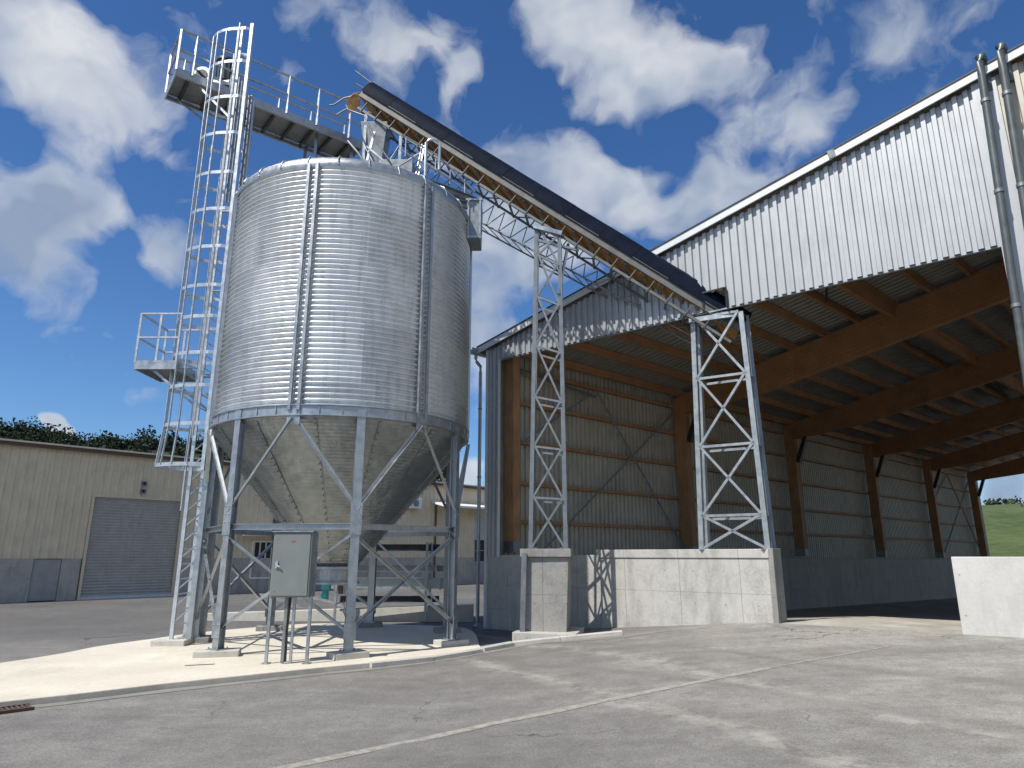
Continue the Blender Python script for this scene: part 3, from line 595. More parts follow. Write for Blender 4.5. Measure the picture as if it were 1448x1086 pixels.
# motor on the catwalk
mo = thing('drive_motor', 'grey geared drive motor standing on the catwalk behind the ladder top', 'motor', (-6.7, 14.5, 12.6))
q = cp(1.15, .42, 0); g = MB(); g.box(q.x-.28, q.x+.28, q.y-.22, q.y+.22, q.z, q.z+.12); g.obj('motor_base', 'galv', mo)
g = MB(); g.tube(q+V((-.35,0,.32)), q+V((.2,0,.32)), .19, 16); g.tube(q+V((.2,0,.32)), q+V((.36,0,.32)), .13, 12); g.obj('gearbox', 'galv_dark', mo)
g = MB(); g.tube(q+V((.0,0,.45)), q+V((.0,0,1.0)), .2, 16); g.tube(q+V((0,0,1.0)), q+V((0,0,1.06)), .25, 16); g.tube(q+V((0,0,1.06)), q+V((0,0,1.16)), .25, 16, .12); g.obj('motor_body', 'pipe', mo)
g = MB()
for i in range(10): a = math.pi*2*i/10; p = q+V((math.cos(a)*.2, math.sin(a)*.2, 0)); g.bar(p+V((0,0,.5)), p+V((0,0,.96)), .015, .04, (math.cos(a), math.sin(a), 0))
g.obj('cooling_fins', 'dark_steel_and_shade', mo)
q2 = cp(.62, .3, 0); g = MB(); g.tube(q2+V((0,-.06,.3)), q2+V((0,.06,.3)), .24, 20); g.obj('fan_housing', 'trim', mo); g = MB(); g.tube(q2+V((0,-.07,.3)), q2+V((0,-.061,.3)), .15, 16); g.obj('fan_opening_dark', 'dark_steel_and_shade', mo)  # opening is a flat disc coloured dark for the shade inside

# ------------------------------------------------------------------ conveyor
CA = V((-3.68, 15.0, 12.86)); CB = V((4.17, 13.66, 6.66)); ce = (CB-CA).normalized(); cl = V((-ce.y, ce.x, 0)).normalized(); cn = cl.cross(ce)*-1
if cn.z < 0: cn = -cn
if cl.y < 0: cl = -cl
CL = (CB-CA).length
def cv(t_, l, n): return CA+ce*t_+cl*l+cn*n             # metres along, across (0 near .. .75 far), up
cvo = thing('belt_conveyor', 'long inclined belt conveyor under a dark curved cover from silo to shed', 'conveyor', tuple(CA))
T0, T1, CW = -.35, CL+.75, .66
segs = 12
for i in range(segs):
    a = T0+(T1-T0)*i/segs; b = T0+(T1-T0)*(i+1)/segs-.006; n = 14; vs = []; ro = .0 if i % 2 else .004
    def arc(tt, rr):
        q_ = []
        for k in range(n+1):
            th = math.pi*k/n; c_ = math.cos(th); q_.append(cv(tt, CW/2-(CW/2+.05+ro)*rr*math.copysign(abs(c_)**.75, c_), .17+(.44+ro)*rr*math.sin(th)**.8))
        return q_
    m = n+1; g = MB()
    for rr, fl in ((1, 0), (.95, 1)):
        g.add(arc(a, rr)+arc(b, rr), [((k, k+1, m+k+1, m+k) if not fl else (k+1, k, m+k, m+k+1)) for k in range(n)], True)
    for tt in (a, b): g.add(arc(tt, 1)+arc(tt, .95), [(k, k+1, m+k+1, m+k) for k in range(n)])
    g.obj('cover_panel', 'cover', cvo)
for l, s_ in ((0, 1), (CW, -1)):
    MB().prof(cv(T0,l,.09), cv(T1,l,.09), [(0,-.075),(.05*s_,-.075),(.05*s_,-.063),(.012*s_,-.063),(.012*s_,.088),(.05*s_,.088),(.05*s_,.1),(0,.1)][::s_], cn).obj('side_channel', 'dull', cvo)
MB().prof(cv(T0,CW/2,.05), cv(T1,CW/2,.05), [(-CW/2+.03,-.012),(CW/2-.03,-.012),(CW/2-.03,.012),(-CW/2+.03,.012)], cn).obj('belt_tray', 'ochre', cvo)
g = MB(); g.prof(cv(T0+.2,CW/2,.22), cv(T1,CW/2,.22), [(-.3,.06),(-.15,0),(.15,0),(.3,.06),(.3,.075),(.15,.015),(-.15,.015),(-.3,.075)], cn); g.obj('belt', 'black', cvo)
for l in (.0, CW): MB().angle(cv(T0+.2,l,-.28), cv(T1,l,-.28), .06, .01, cn, 1 if l else -1).obj('lower_chord', 'dull', cvo)
nb = 22
for i in range(nb):
    t_ = T0+.35+(T1-T0-.5)*i/nb; dt = (T1-T0-.5)/nb
    for l in (.0, CW):
        MB().bar(cv(t_,l,0), cv(t_,l,-.27), .035, .02, ce).obj('web_post', 'dull', cvo)
    MB().bar(cv(t_,0,-.28), cv(t_,CW,-.28), .04, .04, ce).obj('cross_member', 'dull', cvo)
    if i % 2 == 0: MB().bar(cv(t_,CW,-.27), cv(t_+dt,CW,0), .03, .015, cl).obj('web_brace', 'galv_dark', cvo)
    MB().tube(cv(t_+.2,.06,.02), cv(t_+.2,CW-.06,.02), .045, 8).obj('return_roller', 'galv_dark', cvo)
    MB().bar(cv(t_+.1,.02,-.0), cv(t_+dt,CW-.03,-.0), .05, .06, cn).obj('timber_batten', 'ochre', cvo)
# lattice walkway frame slung under the far side, tapering to the low end
def lo(t_): return .80*(1-t_/(CL+.2))+.05
for l in (CW+.05,):
    pts = [cv(.9, l, -.3-lo(.9)), cv(CL+.1, l, -.3-lo(CL+.1))]
    MB().tube(pts[0], pts[1], .022, 8).obj('lattice_chord', 'galv_dark', cvo)
    MB().tube(cv(.9, l+.45, -.32-lo(.9)), cv(CL+.1, l+.45, -.32-lo(CL+.1)), .022, 8).obj('lattice_chord', 'galv_dark', cvo)
for i in range(26):
    a = .9+(CL-1.0)*i/26; b = a+(CL-1.0)/26; m_ = (a+b)/2; l = CW+.05
    g = MB(); g.tube(cv(a,l,-.3-lo(a)), cv(m_,l,-.28), .013, 6); g.tube(cv(m_,l,-.28), cv(b,l,-.3-lo(b)), .013, 6); g.obj('lattice_web', 'galv_dark', cvo)
    MB().tube(cv(a,l,-.3-lo(a)), cv(b,l+.45,-.32-lo(b)), .012, 6).obj('lattice_tie', 'galv_dark', cvo)
# head end: drum, torn sheeting, feelers
MB().tube(cv(-.22,.06,.2), cv(-.22,CW-.06,.2), .16, 18).obj('head_drum', 'rust', cvo)
g = MB(); rnd = random.Random(3); P = []
for i in range(5):
    for j in range(4): P.append(cv(T0-.02-.11*i+rnd.uniform(-.03,.03), -.02+j*.16+rnd.uniform(-.02,.02), .14-.12*i-.10*j+rnd.uniform(-.03,.03)))
P = [V((p.x*.55+P[0].x*.45, p.y*.7+P[0].y*.3, p.z)) for p in P]
g.add(P, [(i*4+j, i*4+j+1, (i+1)*4+j+1, (i+1)*4+j) for i in range(4) for j in range(3)]); o = g.obj('torn_sheeting', 'orange', cvo); s_ = o.modifiers.new('solid', 'SOLIDIFY'); s_.thickness = .012
g = MB(); g.path([cv(T0-.1,.02,.0), cv(T0-.3,.0,-.25), cv(T0-.42,.02,-.52), cv(T0-.5,.0,-.6)], .02, 6); g.path([cv(T0-.05,.4,-.05), cv(T0-.28,.3,-.35), cv(T0-.4,.3,-.62)], .018, 6); g.obj('loose_cable', 'galv_dark', cvo)
MB().tube(cv(T0+.1,.1,.52), cv(T0-.62,.05,.56), .017, 6).obj('feeler_rod', 'galv_dark', cvo)
MB().tube(cv(T0+.1,.62,.50), cv(T0-.75,.5,.45), .014, 6).obj('feeler_rod', 'galv_dark', cvo)
# head support tower, chute and its box down to the silo roof
hs = thing('head_support', 'cluttered steel support and chute under the conveyor head on the silo roof', 'support frame', (-3.2, 14.9, 9.9))
hl = {}
for n_, (t_, l) in enumerate(((.15, .0), (1.35, .0), (.15, CW), (1.35, CW))):
    q = cv(t_, l, -.3); p = V((q.x, q.y, 9.75)); MB().angle(p, q, .07, .01, (1,0,0)).obj('leg', 'galv', hs); hl[n_] = (p, q)
for a, b in ((0,1),(2,3),(0,2),(1,3)):
    pa, qa = hl[a]; pb, qb = hl[b]
    MB().bar(pa.lerp(qa,.05), pb.lerp(qb,.85), .04, .012).obj('brace', 'galv', hs); MB().bar(pb.lerp(qb,.05), pa.lerp(qa,.7), .04, .012).obj('brace', 'galv', hs); MB().bar(pa.lerp(qa,.45), pb.lerp(qb,.55), .05, .05).obj('brace', 'galv_dark', hs)
g = MB(); b0 = cv(.45, CW/2, -.35); g.hexa([b0+V(p) for p in ((-.12,-.12,-1.9),(.12,-.12,-1.9),(.12,.12,-1.9),(-.12,.12,-1.9),(-.34,-.3,0),(.34,-.3,0),(.34,.3,0),(-.34,.3,0))]); g.obj('chute', 'galv_dark', hs, bevel=.01)
g = MB(); g.box(-3.15, -2.35, 14.25, 14.9, 9.9, 10.75); g.obj('transfer_box', 'galv_dark', hs, bevel=.01)
g = MB(); g.box(-2.98, -2.45, 14.237, 14.249, 9.98, 10.28); g.obj('ochre_panel', 'ochre', hs)
g = MB(); g.path([(-3.9, 14.2, 11.2), (-3.6, 14.1, 10.8), (-3.3, 14.1, 10.3), (-3.1, 14.3, 10.0)], .03, 8); g.path([(-4.2,14.9,12.7),(-4.0,14.4,12.2),(-3.55,14.2,11.9),(-3.3,14.2,11.3),(-2.9,14.2,10.7)], .022, 6); g.obj('cable_loop', 'galv_dark', hs)
g = MB()
for (a, b) in (((-3.5,14.3,9.95),(-2.2,14.3,10.9)), ((-3.5,14.3,11.1),(-2.3,14.3,10.0)), ((-3.55,14.25,9.9),(-3.3,14.4,11.6)), ((-2.3,14.2,9.9),(-2.2,14.7,11.4))): g.angle(a, b, .06, .01)
g.obj('bracing_angles', 'cage', hs)
g = MB(); g.path([(-1.95,13.6,9.9),(-1.95,13.6,10.75),(-1.9,13.62,10.85),(-1.75,13.65,10.88),(-1.65,13.66,10.8),(-1.65,13.66,10.1)], .035, 8); g.obj('vent_hoop', 'cage', hs)
g = MB(); g.path([(-2.5,13.5,10.9),(-1.7,13.7,10.5),(-.85,14.0,9.75)], .02, 6); g.path([(-2.5,13.5,10.5),(-1.7,13.7,10.1),(-.95,14.0,9.7)], .02, 6)
for i in range(5): x = -2.4+i*.33; g.tube((x,13.52+.1*i,10.82-.2*i), (x,13.52+.1*i,10.35-.17*i), .014, 6)
g.obj('roof_rail', 'galv', hs)

# ------------------------------------------------------------------ masts
def mast(name, label, base, top, depth_b, depth_t, nd, group, levels, m='galv', lw=.075, faces=(0, 1, 3)):
    """base/top: (left point, right point) of the front face; nd = direction to the rear face"""
    t = thing(name, label, 'mast', tuple((V(base[0])+V(base[1]))/2), group)
    nd = V(nd).normalized(); c = [[V(base[0]), V(top[0])], [V(base[1]), V(top[1])], [V(base[1])+nd*depth_b, V(top[1])+nd*depth_t], [V(base[0])+nd*depth_b, V(top[0])+nd*depth_t]]
    for i, (p, q) in enumerate(c): MB().angle(p, q, lw, .01, nd, 1 if i in (0, 3) else -1, 1 if i < 2 else -1).obj('leg', m, t)
    at = lambda i, k: c[i][0].lerp(c[i][1], k)
    for fi, (i, j) in enumerate(((0,1),(1,2),(2,3),(3,0))):
        up = nd if fi % 2 == 0 else (c[1][0]-c[0][0]).normalized()
        for k0, k1 in zip(levels, levels[1:]):
            if fi not in faces: continue
            MB().angle(at(i,k0), at(j,k1), lw*.5, .008, up).obj('diagonal', m, t); MB().angle(at(j,k0), at(i,k1), lw*.5, .008, up, -1).obj('diagonal', m, t)
        for k in levels[1:]: MB().angle(at(i,k), at(j,k), lw*.5, .008, up).obj('horizontal', m, t)
    for i in range(4):
        p = c[i][0]; MB().box(p.x-.09, p.x+.09, p.y-.09, p.y+.09, p.z-.014, p.z+.006).obj('foot_plate', m, t)
    return t, c
PB = (.35, 14.35)
m1, c1 = mast('lattice_mast', 'tall narrow lattice mast on the dark concrete pier, carrying the conveyor', ((.42,14.3,1.80),(1.05,14.2,1.80)), ((.60,14.16,8.95),(1.03,14.10,8.66)), .5, .5, (.1,1,0), 'lattice masts under the conveyor', [0,.14,.29,.44,.60,.76,.9,1], 'tower', .085, (0, 1))
MB().bar(c1[0][1]+V((0,0,-.35)), cv(6.9,.1,-.3), .05, .05).obj('head_strut', 'galv', m1)
MB().bar(V(c1[1][0]).lerp(c1[1][1],.80), cv(6.6,.1,-.3), .06, .05).obj('head_strut', 'galv', m1)
MB().bar(c1[0][1]+V((-.1,0,0)), c1[1][1]+V((.1,0,0.08)), .1, .1).obj('saddle', 'galv', m1)
q0 = S(5.70, 0, 1.77, -.02); q1 = S(6.92, 0, 1.77, -.02); qt0 = S(5.85, 0, 6.6, -.02); qt1 = S(6.80, 0, 6.55, -.02)
m2, c2 = mast('lattice_mast', 'wide lattice mast standing on the concrete wall at the shed opening', (q0, q1), (qt0, qt1), .34, .34, (.625,.781,0), 'lattice masts under the conveyor', [.0,.13,.42,.72,1], 'galv_mid', .10, (0,))
MB().bar(c2[0][1]+V((-.1,.05,-.02)), c2[1][1]+V((.1,.05,-.02)), .1, .1).obj('saddle', 'galv', m2)
MB().bar(c2[3][1]+V((-.1,.05,-.02)), c2[2][1]+V((.1,.05,-.02)), .1, .1).obj('saddle', 'galv', m2)
# pier and footing
pier = thing('concrete_pier', 'tall dark grey concrete pier on a wide footing under the narrow mast', 'pier', (.75, 14.5, 0))
gz = -.1
g = MB(); g.hexa([(.18,14.15,.2),(1.06,13.95,.2),(1.2,14.75,.2),(.3,14.95,.2),(.24,14.15,1.62),(1.13,13.95,1.62),(1.27,14.75,1.62),(.36,14.95,1.62)]); g.obj('pier_shaft', 'conc_pier', pier, bevel=.012)
g = MB(); g.hexa([(.16,14.09,1.62),(1.17,13.88,1.62),(1.31,14.8,1.62),(.3,15.0,1.62),(.16,14.09,1.78),(1.17,13.88,1.78),(1.31,14.8,1.78),(.3,15.0,1.78)]); g.obj('pier_cap', 'conc_pier', pier, bevel=.01)
g = MB(); g.hexa([(.0,13.95,gz),(1.22,13.62,gz),(1.5,14.9,gz),(.28,15.2,gz),(.0,13.95,.205),(1.22,13.62,.205),(1.5,14.9,.205),(.28,15.2,.205)]); g.obj('pier_footing', 'conc_wall', pier, bevel=.015)
MB().prof((.20,14.02,.2), (.245,14.05,1.7), [(-.05,-.03),(.05,-.03),(.05,.03),(-.05,.03)]).obj('steel_edge', 'galv_dark', pier)

# ------------------------------------------------------------------ walls in the shed front
def wallbox(a0, a1, o0, o1, z0, z1, tilt=0):            # o: metres in front(+)/behind(-) of the front plane
    p = [S(a0,0,0,o0), S(a1,0,0,o0), S(a1,0,0,o1), S(a0,0,0,o1)]; return MB().hexa([q+V((0,0,z0)) for q in p]+[q+V((0,0,z1)) for q in p])
tag(wallbox(.42, 3.30, -.01, -.34, -.3, 1.66).obj('concrete_wall', 'conc_wall', bevel=.01), 'lower left length of pale concrete wall behind the pier, beside the downpipe', 'wall')
lw = thing('concrete_wall', 'long cast concrete wall with a raised cap carrying the wide mast', 'wall', tuple(S(5, 0, 0)))
wallbox(3.30, 6.98, .03, -.36, -.3, 1.60).obj('wall_face', 'conc_wall', lw, bevel=.012)
wallbox(3.24, 7.0, .055, -.38, 1.60, 1.77).obj('wall_cap', 'conc_wall', lw, bevel=.01)
wallbox(6.98, 7.08, .04, -.42, -.3, 1.78).obj('wall_end', 'conc_pier', lw, bevel=.008)
tag(wallbox(9.9, 16.0, .02, -.3, -.2, 1.63).obj('concrete_wall', mat('cast_concrete_pale', concrete((.56, .55, .52), (D1, 1.9, 3), .25, .85)), bevel=.012), 'bright pale concrete wall at the right edge of the yard', 'wall')
g = MB(); g.hexa([(-9,19.6,-.2),(-1.05,19.2,-.2),(-1.05,19.5,-.2),(-9,19.9,-.2),(-9,19.6,.08),(-1.05,19.2,.36),(-1.05,19.5,.36),(-9,19.9,.08)])
tag(g.obj('kerb_wall', 'conc_light', bevel=.01), 'very low beige concrete wall behind the silo, ending at the shed corner', 'low wall')

# ------------------------------------------------------------------ shed
shed = thing('storage_shed', 'big open fronted timber framed shed clad in white corrugated steel', 'shed', tuple(S(0, 0, 0)))
ZF = 6.69                                               # bottom of the gable sheeting
RIDGE = 14.0
def zr(a): return 7.12+.243*(a if a < RIDGE else 2*RIDGE-a)
SL = 43.5
def corr(mb, p, q, zb, zt, pitch, depth, nrm, duty=.45, ks=None):
    """vertical-ribbed sheet from p to q; zb, zt functions of distance"""
    p, q = V(p), V(q); L_ = (q-p).length; d = (q-p)/L_; n = int(L_/pitch); prof_ = []
    nrm = V(nrm)
    for i in range(n+1):
        b = i*pitch
        for f_, h in ((0, 0), (duty, 0), (duty+.09, 1), (.91, 1)):
            x = b+f_*pitch
            if x <= L_: prof_.append((x, h))
    if prof_[-1][0] < L_-.001: prof_.append((L_, prof_[-1][1]))
    vs = []
    for x, h in prof_:
        c = p+d*x+nrm*depth*h; vs += [(c.x, c.y, zb(x)), (c.x, c.y, zt(x))]
    mb.add(vs, [(2*i, 2*i+2, 2*i+3, 2*i+1) for i in range(len(prof_)-1)])
FN = V((-.625, -.781, 0))
g = MB(); corr(g, S(.42,0), S(6.096,0), lambda x: ZF, lambda x: zr(.42+x)-.14, .172, .05, FN, .4)
corr(g, S(6.612,0), S(11.32,0), lambda x: ZF, lambda x: zr(6.612+x)-.14, .172, .05, FN, .4)
corr(g, S(6.096,0), S(6.612,0), lambda x: ZF+.42, lambda x: zr(6.096+x)-.14, .172, .05, FN, .4)
g.obj('gable_cladding', 'white_clad', shed)
g = MB(); g.bar(S(6.09,0,ZF,.05), S(6.09,0,ZF+.44,.05), .03, .05); g.bar(S(6.6,0,ZF,.05), S(6.6,0,ZF+.44,.05), .03, .05); g.bar(S(6.09,0,ZF+.43,.05), S(6.6,0,ZF+.43,.05), .05, .03); g.obj('conveyor_opening_frame', 'dark_steel_and_shade', shed)
MB().bar(S(.42,0,ZF-.01,-.03), S(11.3,0,ZF-.01,-.03), .06, .03).obj('gable_sill', 'galv_mid', shed)
g = MB(); corr(g, S(.0,0), S(.42,0), lambda x: 1.62, lambda x: zr(x)-.14, .14, .03, FN, .4); g.obj('corner_cladding', 'white_clad', shed)
MB().bar(S(.405,0,1.6,.03), S(.405,0,ZF,.03), .03, .06, FN).obj('corner_flashing', 'trim', shed)
MB().bar(S(-.01,0,-.1,.02), S(-.01,0,7.0,.02), .07, .07, FN).obj('corner_flashing', 'trim', shed)
# right hand jamb and the solid front beyond it
MB().prof(S(11.48,0,-.2,.03), S(11.48,0,zr(11.5)-.15,.03), [(-.18,-.04),(.18,-.04),(.18,.04),(-.18,.04)], FN).obj('jamb_flashing', 'white_clad', shed)
g = MB(); corr(g, S(11.66,0), S(28,0), lambda x: .2, lambda x: zr(11.66+x)-.14, .172, .05, FN, .4); g.obj('front_cladding', 'clad_in', shed)
# roof
def slope(mb, a0, a1, s0, s1, th0, th1):
    p = []
    for th in (th0, th1):
        for a, s in ((a0,s0),(a1,s0),(a1,s1),(a0,s1)): p.append(S(a, s, zr(a)+th))
    mb.hexa(p)
def corr_roof(mb, a0, a1, s0, s1, pitch=.25):
    n = int((s1-s0)/pitch); vs = []; k = 0
    for i in range(n+1):
        for f_, h in ((0,0),(.5,0),(.62,.035),(.88,.035)):
            s = s0+(i+f_)*pitch
            for a in (a0, a1): vs.append(S(a, s, zr(a)+h-.02))
            k += 1
    mb.add(vs, [(2*i, 2*i+1, 2*i+3, 2*i+2) for i in range(k-1)])
g = MB(); corr_roof(g, -.25, RIDGE, -.16, SL); corr_roof(g, RIDGE, 28.25, -.16, SL); rf = g.obj('roof', 'roof_sheet', shed)
g = MB()                                                # verge trim along the front edge
for a0, a1 in ((-.28, RIDGE), (RIDGE, 28.3)):
    for (o0, o1, h0, h1) in ((.13, .17, -.11, .045),):
        p = [S(a,0,zr(a)+h,o) for h in (h0, h1) for (a, o) in ((a0,o1),(a1,o1),(a1,o0),(a0,o0))]; g.hexa(p)
sub(g, 'verge_trim', 'trim', rf)
g = MB()
for a0, a1 in ((-.28, RIDGE), (RIDGE, 28.3)):
    p = [S(a,0,zr(a)+h,o) for h in (.048, .075) for (a, o) in ((a0,.19),(a1,.19),(a1,.0),(a0,.0))]; g.hexa(p)
sub(g, 'verge_cap', 'dark_steel_and_shade', rf)
g = MB()
for a0, a1 in ((-.28, RIDGE),):
    p = [S(a,0,zr(a)+h,o) for h in (-.09, -.05) for (a, o) in ((a0,.055),(a1,.055),(a1,.125),(a0,.125))]; g.hexa(p)
sub(g, 'verge_shade_strip', 'dark_steel_and_shade', rf)  # dark strip below the verge, painting in the overhang's shade
g = MB(); q = S(8.95,0,zr(8.95)-.035,.175); g.bar(q-V((.06,.0,.012)), q+V((.06,-.048,.012)), .03, .17); sub(g, 'trim_joint', 'galv_dark', rf)
# gutter on the side + downpipe
g = MB(); a_, b_ = S(-.30,-.35,7.0), S(-.30,SL,7.0); g.prof(a_, b_, [(-.09,.07),(-.09,-.05),(-.05,-.09),(.05,-.09),(.09,-.05),(.09,.07),(.078,.07),(.078,-.045),(.045,-.078),(-.045,-.078),(-.078,-.045),(-.078,.07)]); g.obj('gutter', 'galv', shed)
g = MB(); q = S(-.3,-.15,0); c = S(-.13,-.15,0); 
g.path([(q.x,q.y,6.92),(q.x,q.y,6.8),(q.x+.02,q.y,6.72),(c.x,c.y,6.55),(c.x,c.y,6.4),(c.x,c.y,.12),(c.x-.02,c.y-.05,.0),(c.x-.08,c.y-.12,-.04)], .045, 10)
g.obj('downpipe', 'galv', shed)
for z in (1.7, 3.6, 5.4): MB().tube((c.x,c.y,z-.02), (c.x,c.y,z+.02), .055, 10).obj('pipe_clip', 'galv_dark', shed)
# side wall cladding (one skin, seen from inside) and its battened outside face
g = MB(); n2 = V((-.6665, .7455, 0)); corr(g, S(.02,0), S(.02,SL), lambda x: 1.45-.012*x, lambda x: 7.08, .19, .045, n2, .45); g.obj('side_cladding', 'clad_in', shed)
for k in range(5):                                      # slightly paler cover strips on the inside of the sheeting
    pass
# columns, girts, beams, purlins
COLS = [.45, 8.2, 15.95, 24.1, 32.3, 40.6]
E1 = V((*D1, 0)); E2 = V((*D2, 0))
for k, s in enumerate(COLS):
    base = 1.72-.006*s; zt = 6.72
    aw, al = (.17, .14) if k else (.12, .12)
    def pr(a0, a1, s0, s1, z0, z1): return MB().hexa([S(a0,s0,z0),S(a1,s0,z0),S(a1,s1,z0),S(a0,s1,z0),S(a0,s0,z1),S(a1,s0,z1),S(a1,s1,z1),S(a0,s1,z1)])
    acc_ = .42
    cobj = pr(acc_-aw-.05, acc_+aw, s-al, s+al, base+.22, zr(0)-.25).obj('column', 'timber', shed, bevel=.008)
    sub(pr(acc_-aw-.06, acc_+aw+.015, s-al-.012, s+al+.012, base-.0, base+.28), 'column_shoe', 'galv_dark', cobj)
    g = MB()
    for da in (-.12, .1):
        q = S(acc_+da, s, base); g.tube(q-V((0,0,.16)), q, .02, 6)
    sub(g, 'anchor_bolts', 'galv', cobj)
    if k:
        # beam: glulam rafter rising with the roof to the ridge and down again
        bo = None
        for (a0, a1) in ((.28, RIDGE), (RIDGE, 27.8)):
            d0 = .62 if a0 < 1 else 1.0; d1_ = 1.0 if a0 < 1 else .62
            def rf_(a, h): return zr(a)+h
            parts_ = [(a0, a0+3, d0, 1.0), (a0+3, a1, 1.0, 1.0)] if a0 < 1 else [(a0, a1, 1.0, .7)]
            g = MB()
            for (x0_, x1_, e0, e1) in parts_:
                p = []
                for s_ in (0, 1):
                    for (a, dd, ds) in ((x0_,e0,-.1),(x1_,e1,-.1),(x1_,e1,.1),(x0_,e0,.1)): p.append(S(a, s+ds, zr(a)-.27-(dd if s_ == 0 else 0)))
                g.hexa(p)
            g.obj('roof_beam', 'timber_h', shed, bevel=.006)
        g = MB(); p0_ = S(acc_+.2, s, 5.35); p1_ = S(acc_+1.15, s, zr(1.3)-.27-.75)   # dark knee plate
        g.bar(S(acc_+aw+.03, s, 5.35), S(acc_+.62, s, 6.45), .16, .16, E2); g.obj('knee_plate', 'dark_steel_and_shade', shed)
for z in (2.5, 3.5, 4.6, 5.67, 6.6):
    for s0, s1 in zip(COLS, COLS[1:]):
        MB().bar(S(.13, s0+.14, z), S(.13, s1-.14, z), .14, .09).obj('girt', 'timber', shed)
npur = [.35+.97*i for i in range(14)]
for a in npur+[28-x for x in npur]:
    z = zr(a)-.145
    MB().bar(S(a, .03, z), S(a, SL-.1, z), .10, .24).obj('purlin', 'timber_h', shed)
# bigger trimmer purlins, hangers
for s0, s1 in zip([0]+COLS[1:], COLS[1:]):
    for a in (7.14, 11.02): MB().bar(S(a, s0+.12, zr(a)-.44), S(a, s1-.12, zr(a)-.44), .13, .3).obj('trimmer', 'timber_h', shed)
# steel wind bracing in the side wall
for k, (s0, s1) in enumerate(((COLS[0], COLS[1]), (COLS[4], COLS[5]))):
    sm = (s0+s1)/2+.3
    for (pa, za, pb, zb_) in ((sm-.6, 6.5, s1-.1, 1.9), (s1-.3, 6.3, s0+1.2, 1.75), (sm-.6, 6.5, s0+.2, 4.4)): MB().angle(S(.24, pa, za), S(.24, pb, zb_), .05, .01, E1).obj('wind_brace', 'galv_mid', shed)
MB().angle(S(.3,.5,6.6), S(.3,3.9,6.3), .07, .01, E1).obj('wind_brace', 'galv_dark', shed)
g = MB(); g.path([S(7.3,3.2,8.4), S(7.32,3.25,7.9), S(7.25,3.3,7.5)], .03, 6); g.obj('roof_hanger', 'dark_steel_and_shade', shed)
# service pipes over the right jamb
for (a0, z0) in ((11.50, 10.12), (11.80, 10.18)):
    g = MB(); o = .34; pts = [S(a0-.55*(1-z/10.1)*.6, 0, z, o) for z in (.5, 2.5, 4.5, 6.5, 8.5, 9.7)]
    pts += [S(a0, 0, z0-.16, o), S(a0, 0, z0-.04, o-.03), S(a0+.03, 0, z0+.04, o-.12), S(a0+.05, 0, z0+.02, o-.24), S(a0+.06, 0, z0-.1, o-.3), S(a0+.06, 0, z0-.6, o-.31)]
    po = g.obj('x', 'pipe', shed) if False else None
    mb = MB().path(pts, .062, 12); po = mb.obj('service_pipe', 'pipe', shed)
    for z in (3.5, 5.5, 7.5, 9.2): 
        q = S(a0-.55*(1-z/10.1)*.6, 0, z, o); sub(MB().tube(q-V((0,0,.03)), q+V((0,0,.03)), .075, 12), 'pipe_bracket', 'galv_dark', po)
# inside concrete wall under the side cladding
g = MB()
n_ = 20
for i in range(n_):
    s0 = .0+SL*i/n_; s1 = SL*(i+1)/n_; zt0 = 1.62-.006*s0; zt1 = 1.62-.006*s1
    g.hexa([S(.0,s0,-2),S(.66,s0,-2),S(.66,s1,-2),S(.0,s1,-2),S(.0,s0,zt0),S(.66,s0,zt0),S(.66,s1,zt1),S(.0,s1,zt1)])
tag(g.obj('side_wall', 'conc_in'), 'long dark grey concrete wall inside the shed below the timber columns', 'wall')

# ------------------------------------------------------------------ control cabinet
cb = thing('control_cabinet', 'grey green steel control cabinet on thin legs in front of the silo', 'cabinet', (-3.54, 11.4, 0))
x0, x1, y0, y1, z0, z1 = -3.88, -3.25, 11.3, 11.5, 1.0, 2.02
MB().box(x0, x1, y0+.015, y1, z0, z1).obj('enclosure', 'cabinet', cb, bevel=.006)
dr = MB().box(x0+.025, x1-.025, y0, y0+.014, z0+.025, z1-.025).obj('door', 'cabinet', cb, bevel=.004)
g = MB(); g.box(x0+.07, x0+.11, y0-.02, y0-.001, 1.45, 1.56); g.tube((x0+.09, y0-.03, 1.5), (x0+.15, y0-.035, 1.47), .012, 8); sub(g, 'door_handle', 'cage', dr)
g = MB(); g.box(x0+.30, x0+.325, y0-.005, y0-.001, 1.865, 1.88); g.box(x0+.34, x0+.365, y0-.005, y0-.001, 1.865, 1.88); sub(g, 'warning_mark', 'red', dr)
g = MB()
for x in (x0+.08, x1-.08):
    for z in (z0+.1, z1-.1): g.tube((x, y0-.006, z), (x, y0-.001, z), .009, 8)
sub(g, 'door_screw', 'galv', dr)
MB().box(x0-.02, x1+.02, y0-.02, y1+.02, z1, z1+.02).obj('rain_hood', 'galv', cb)
for x in (-3.90, -3.26): 
    l_ = MB().bar((x+.03, 11.4, 0.01), (x+.03, 11.4, z0), .045, .045).obj('leg', 'galv', cb)
    sub(MB().box(x-.03, x+.09, 11.33, 11.47, 0.0, .012), 'foot', 'galv', l_)
    MB().bar((x+.03, 11.52, z0), (x+.03, 11.52, z1), .04, .03).obj('back_rail', 'galv', cb)
MB().bar((-3.62, 11.42, 0.01), (-3.62, 11.42, z0), .05, .04).obj('leg', 'galv_dark', cb)
MB().bar((-3.5, 11.44, 0.01), (-3.5, 11.44, z0), .04, .04).obj('leg', 'galv', cb)
g = MB()
for i in range(2): g.path([(-3.57+i*.02, 11.40, z0), (-3.585+i*.02, 11.39, .5), (-3.58+i*.02, 11.40, .03)], .011, 6)
g.obj('cable_bundle', 'black', cb)

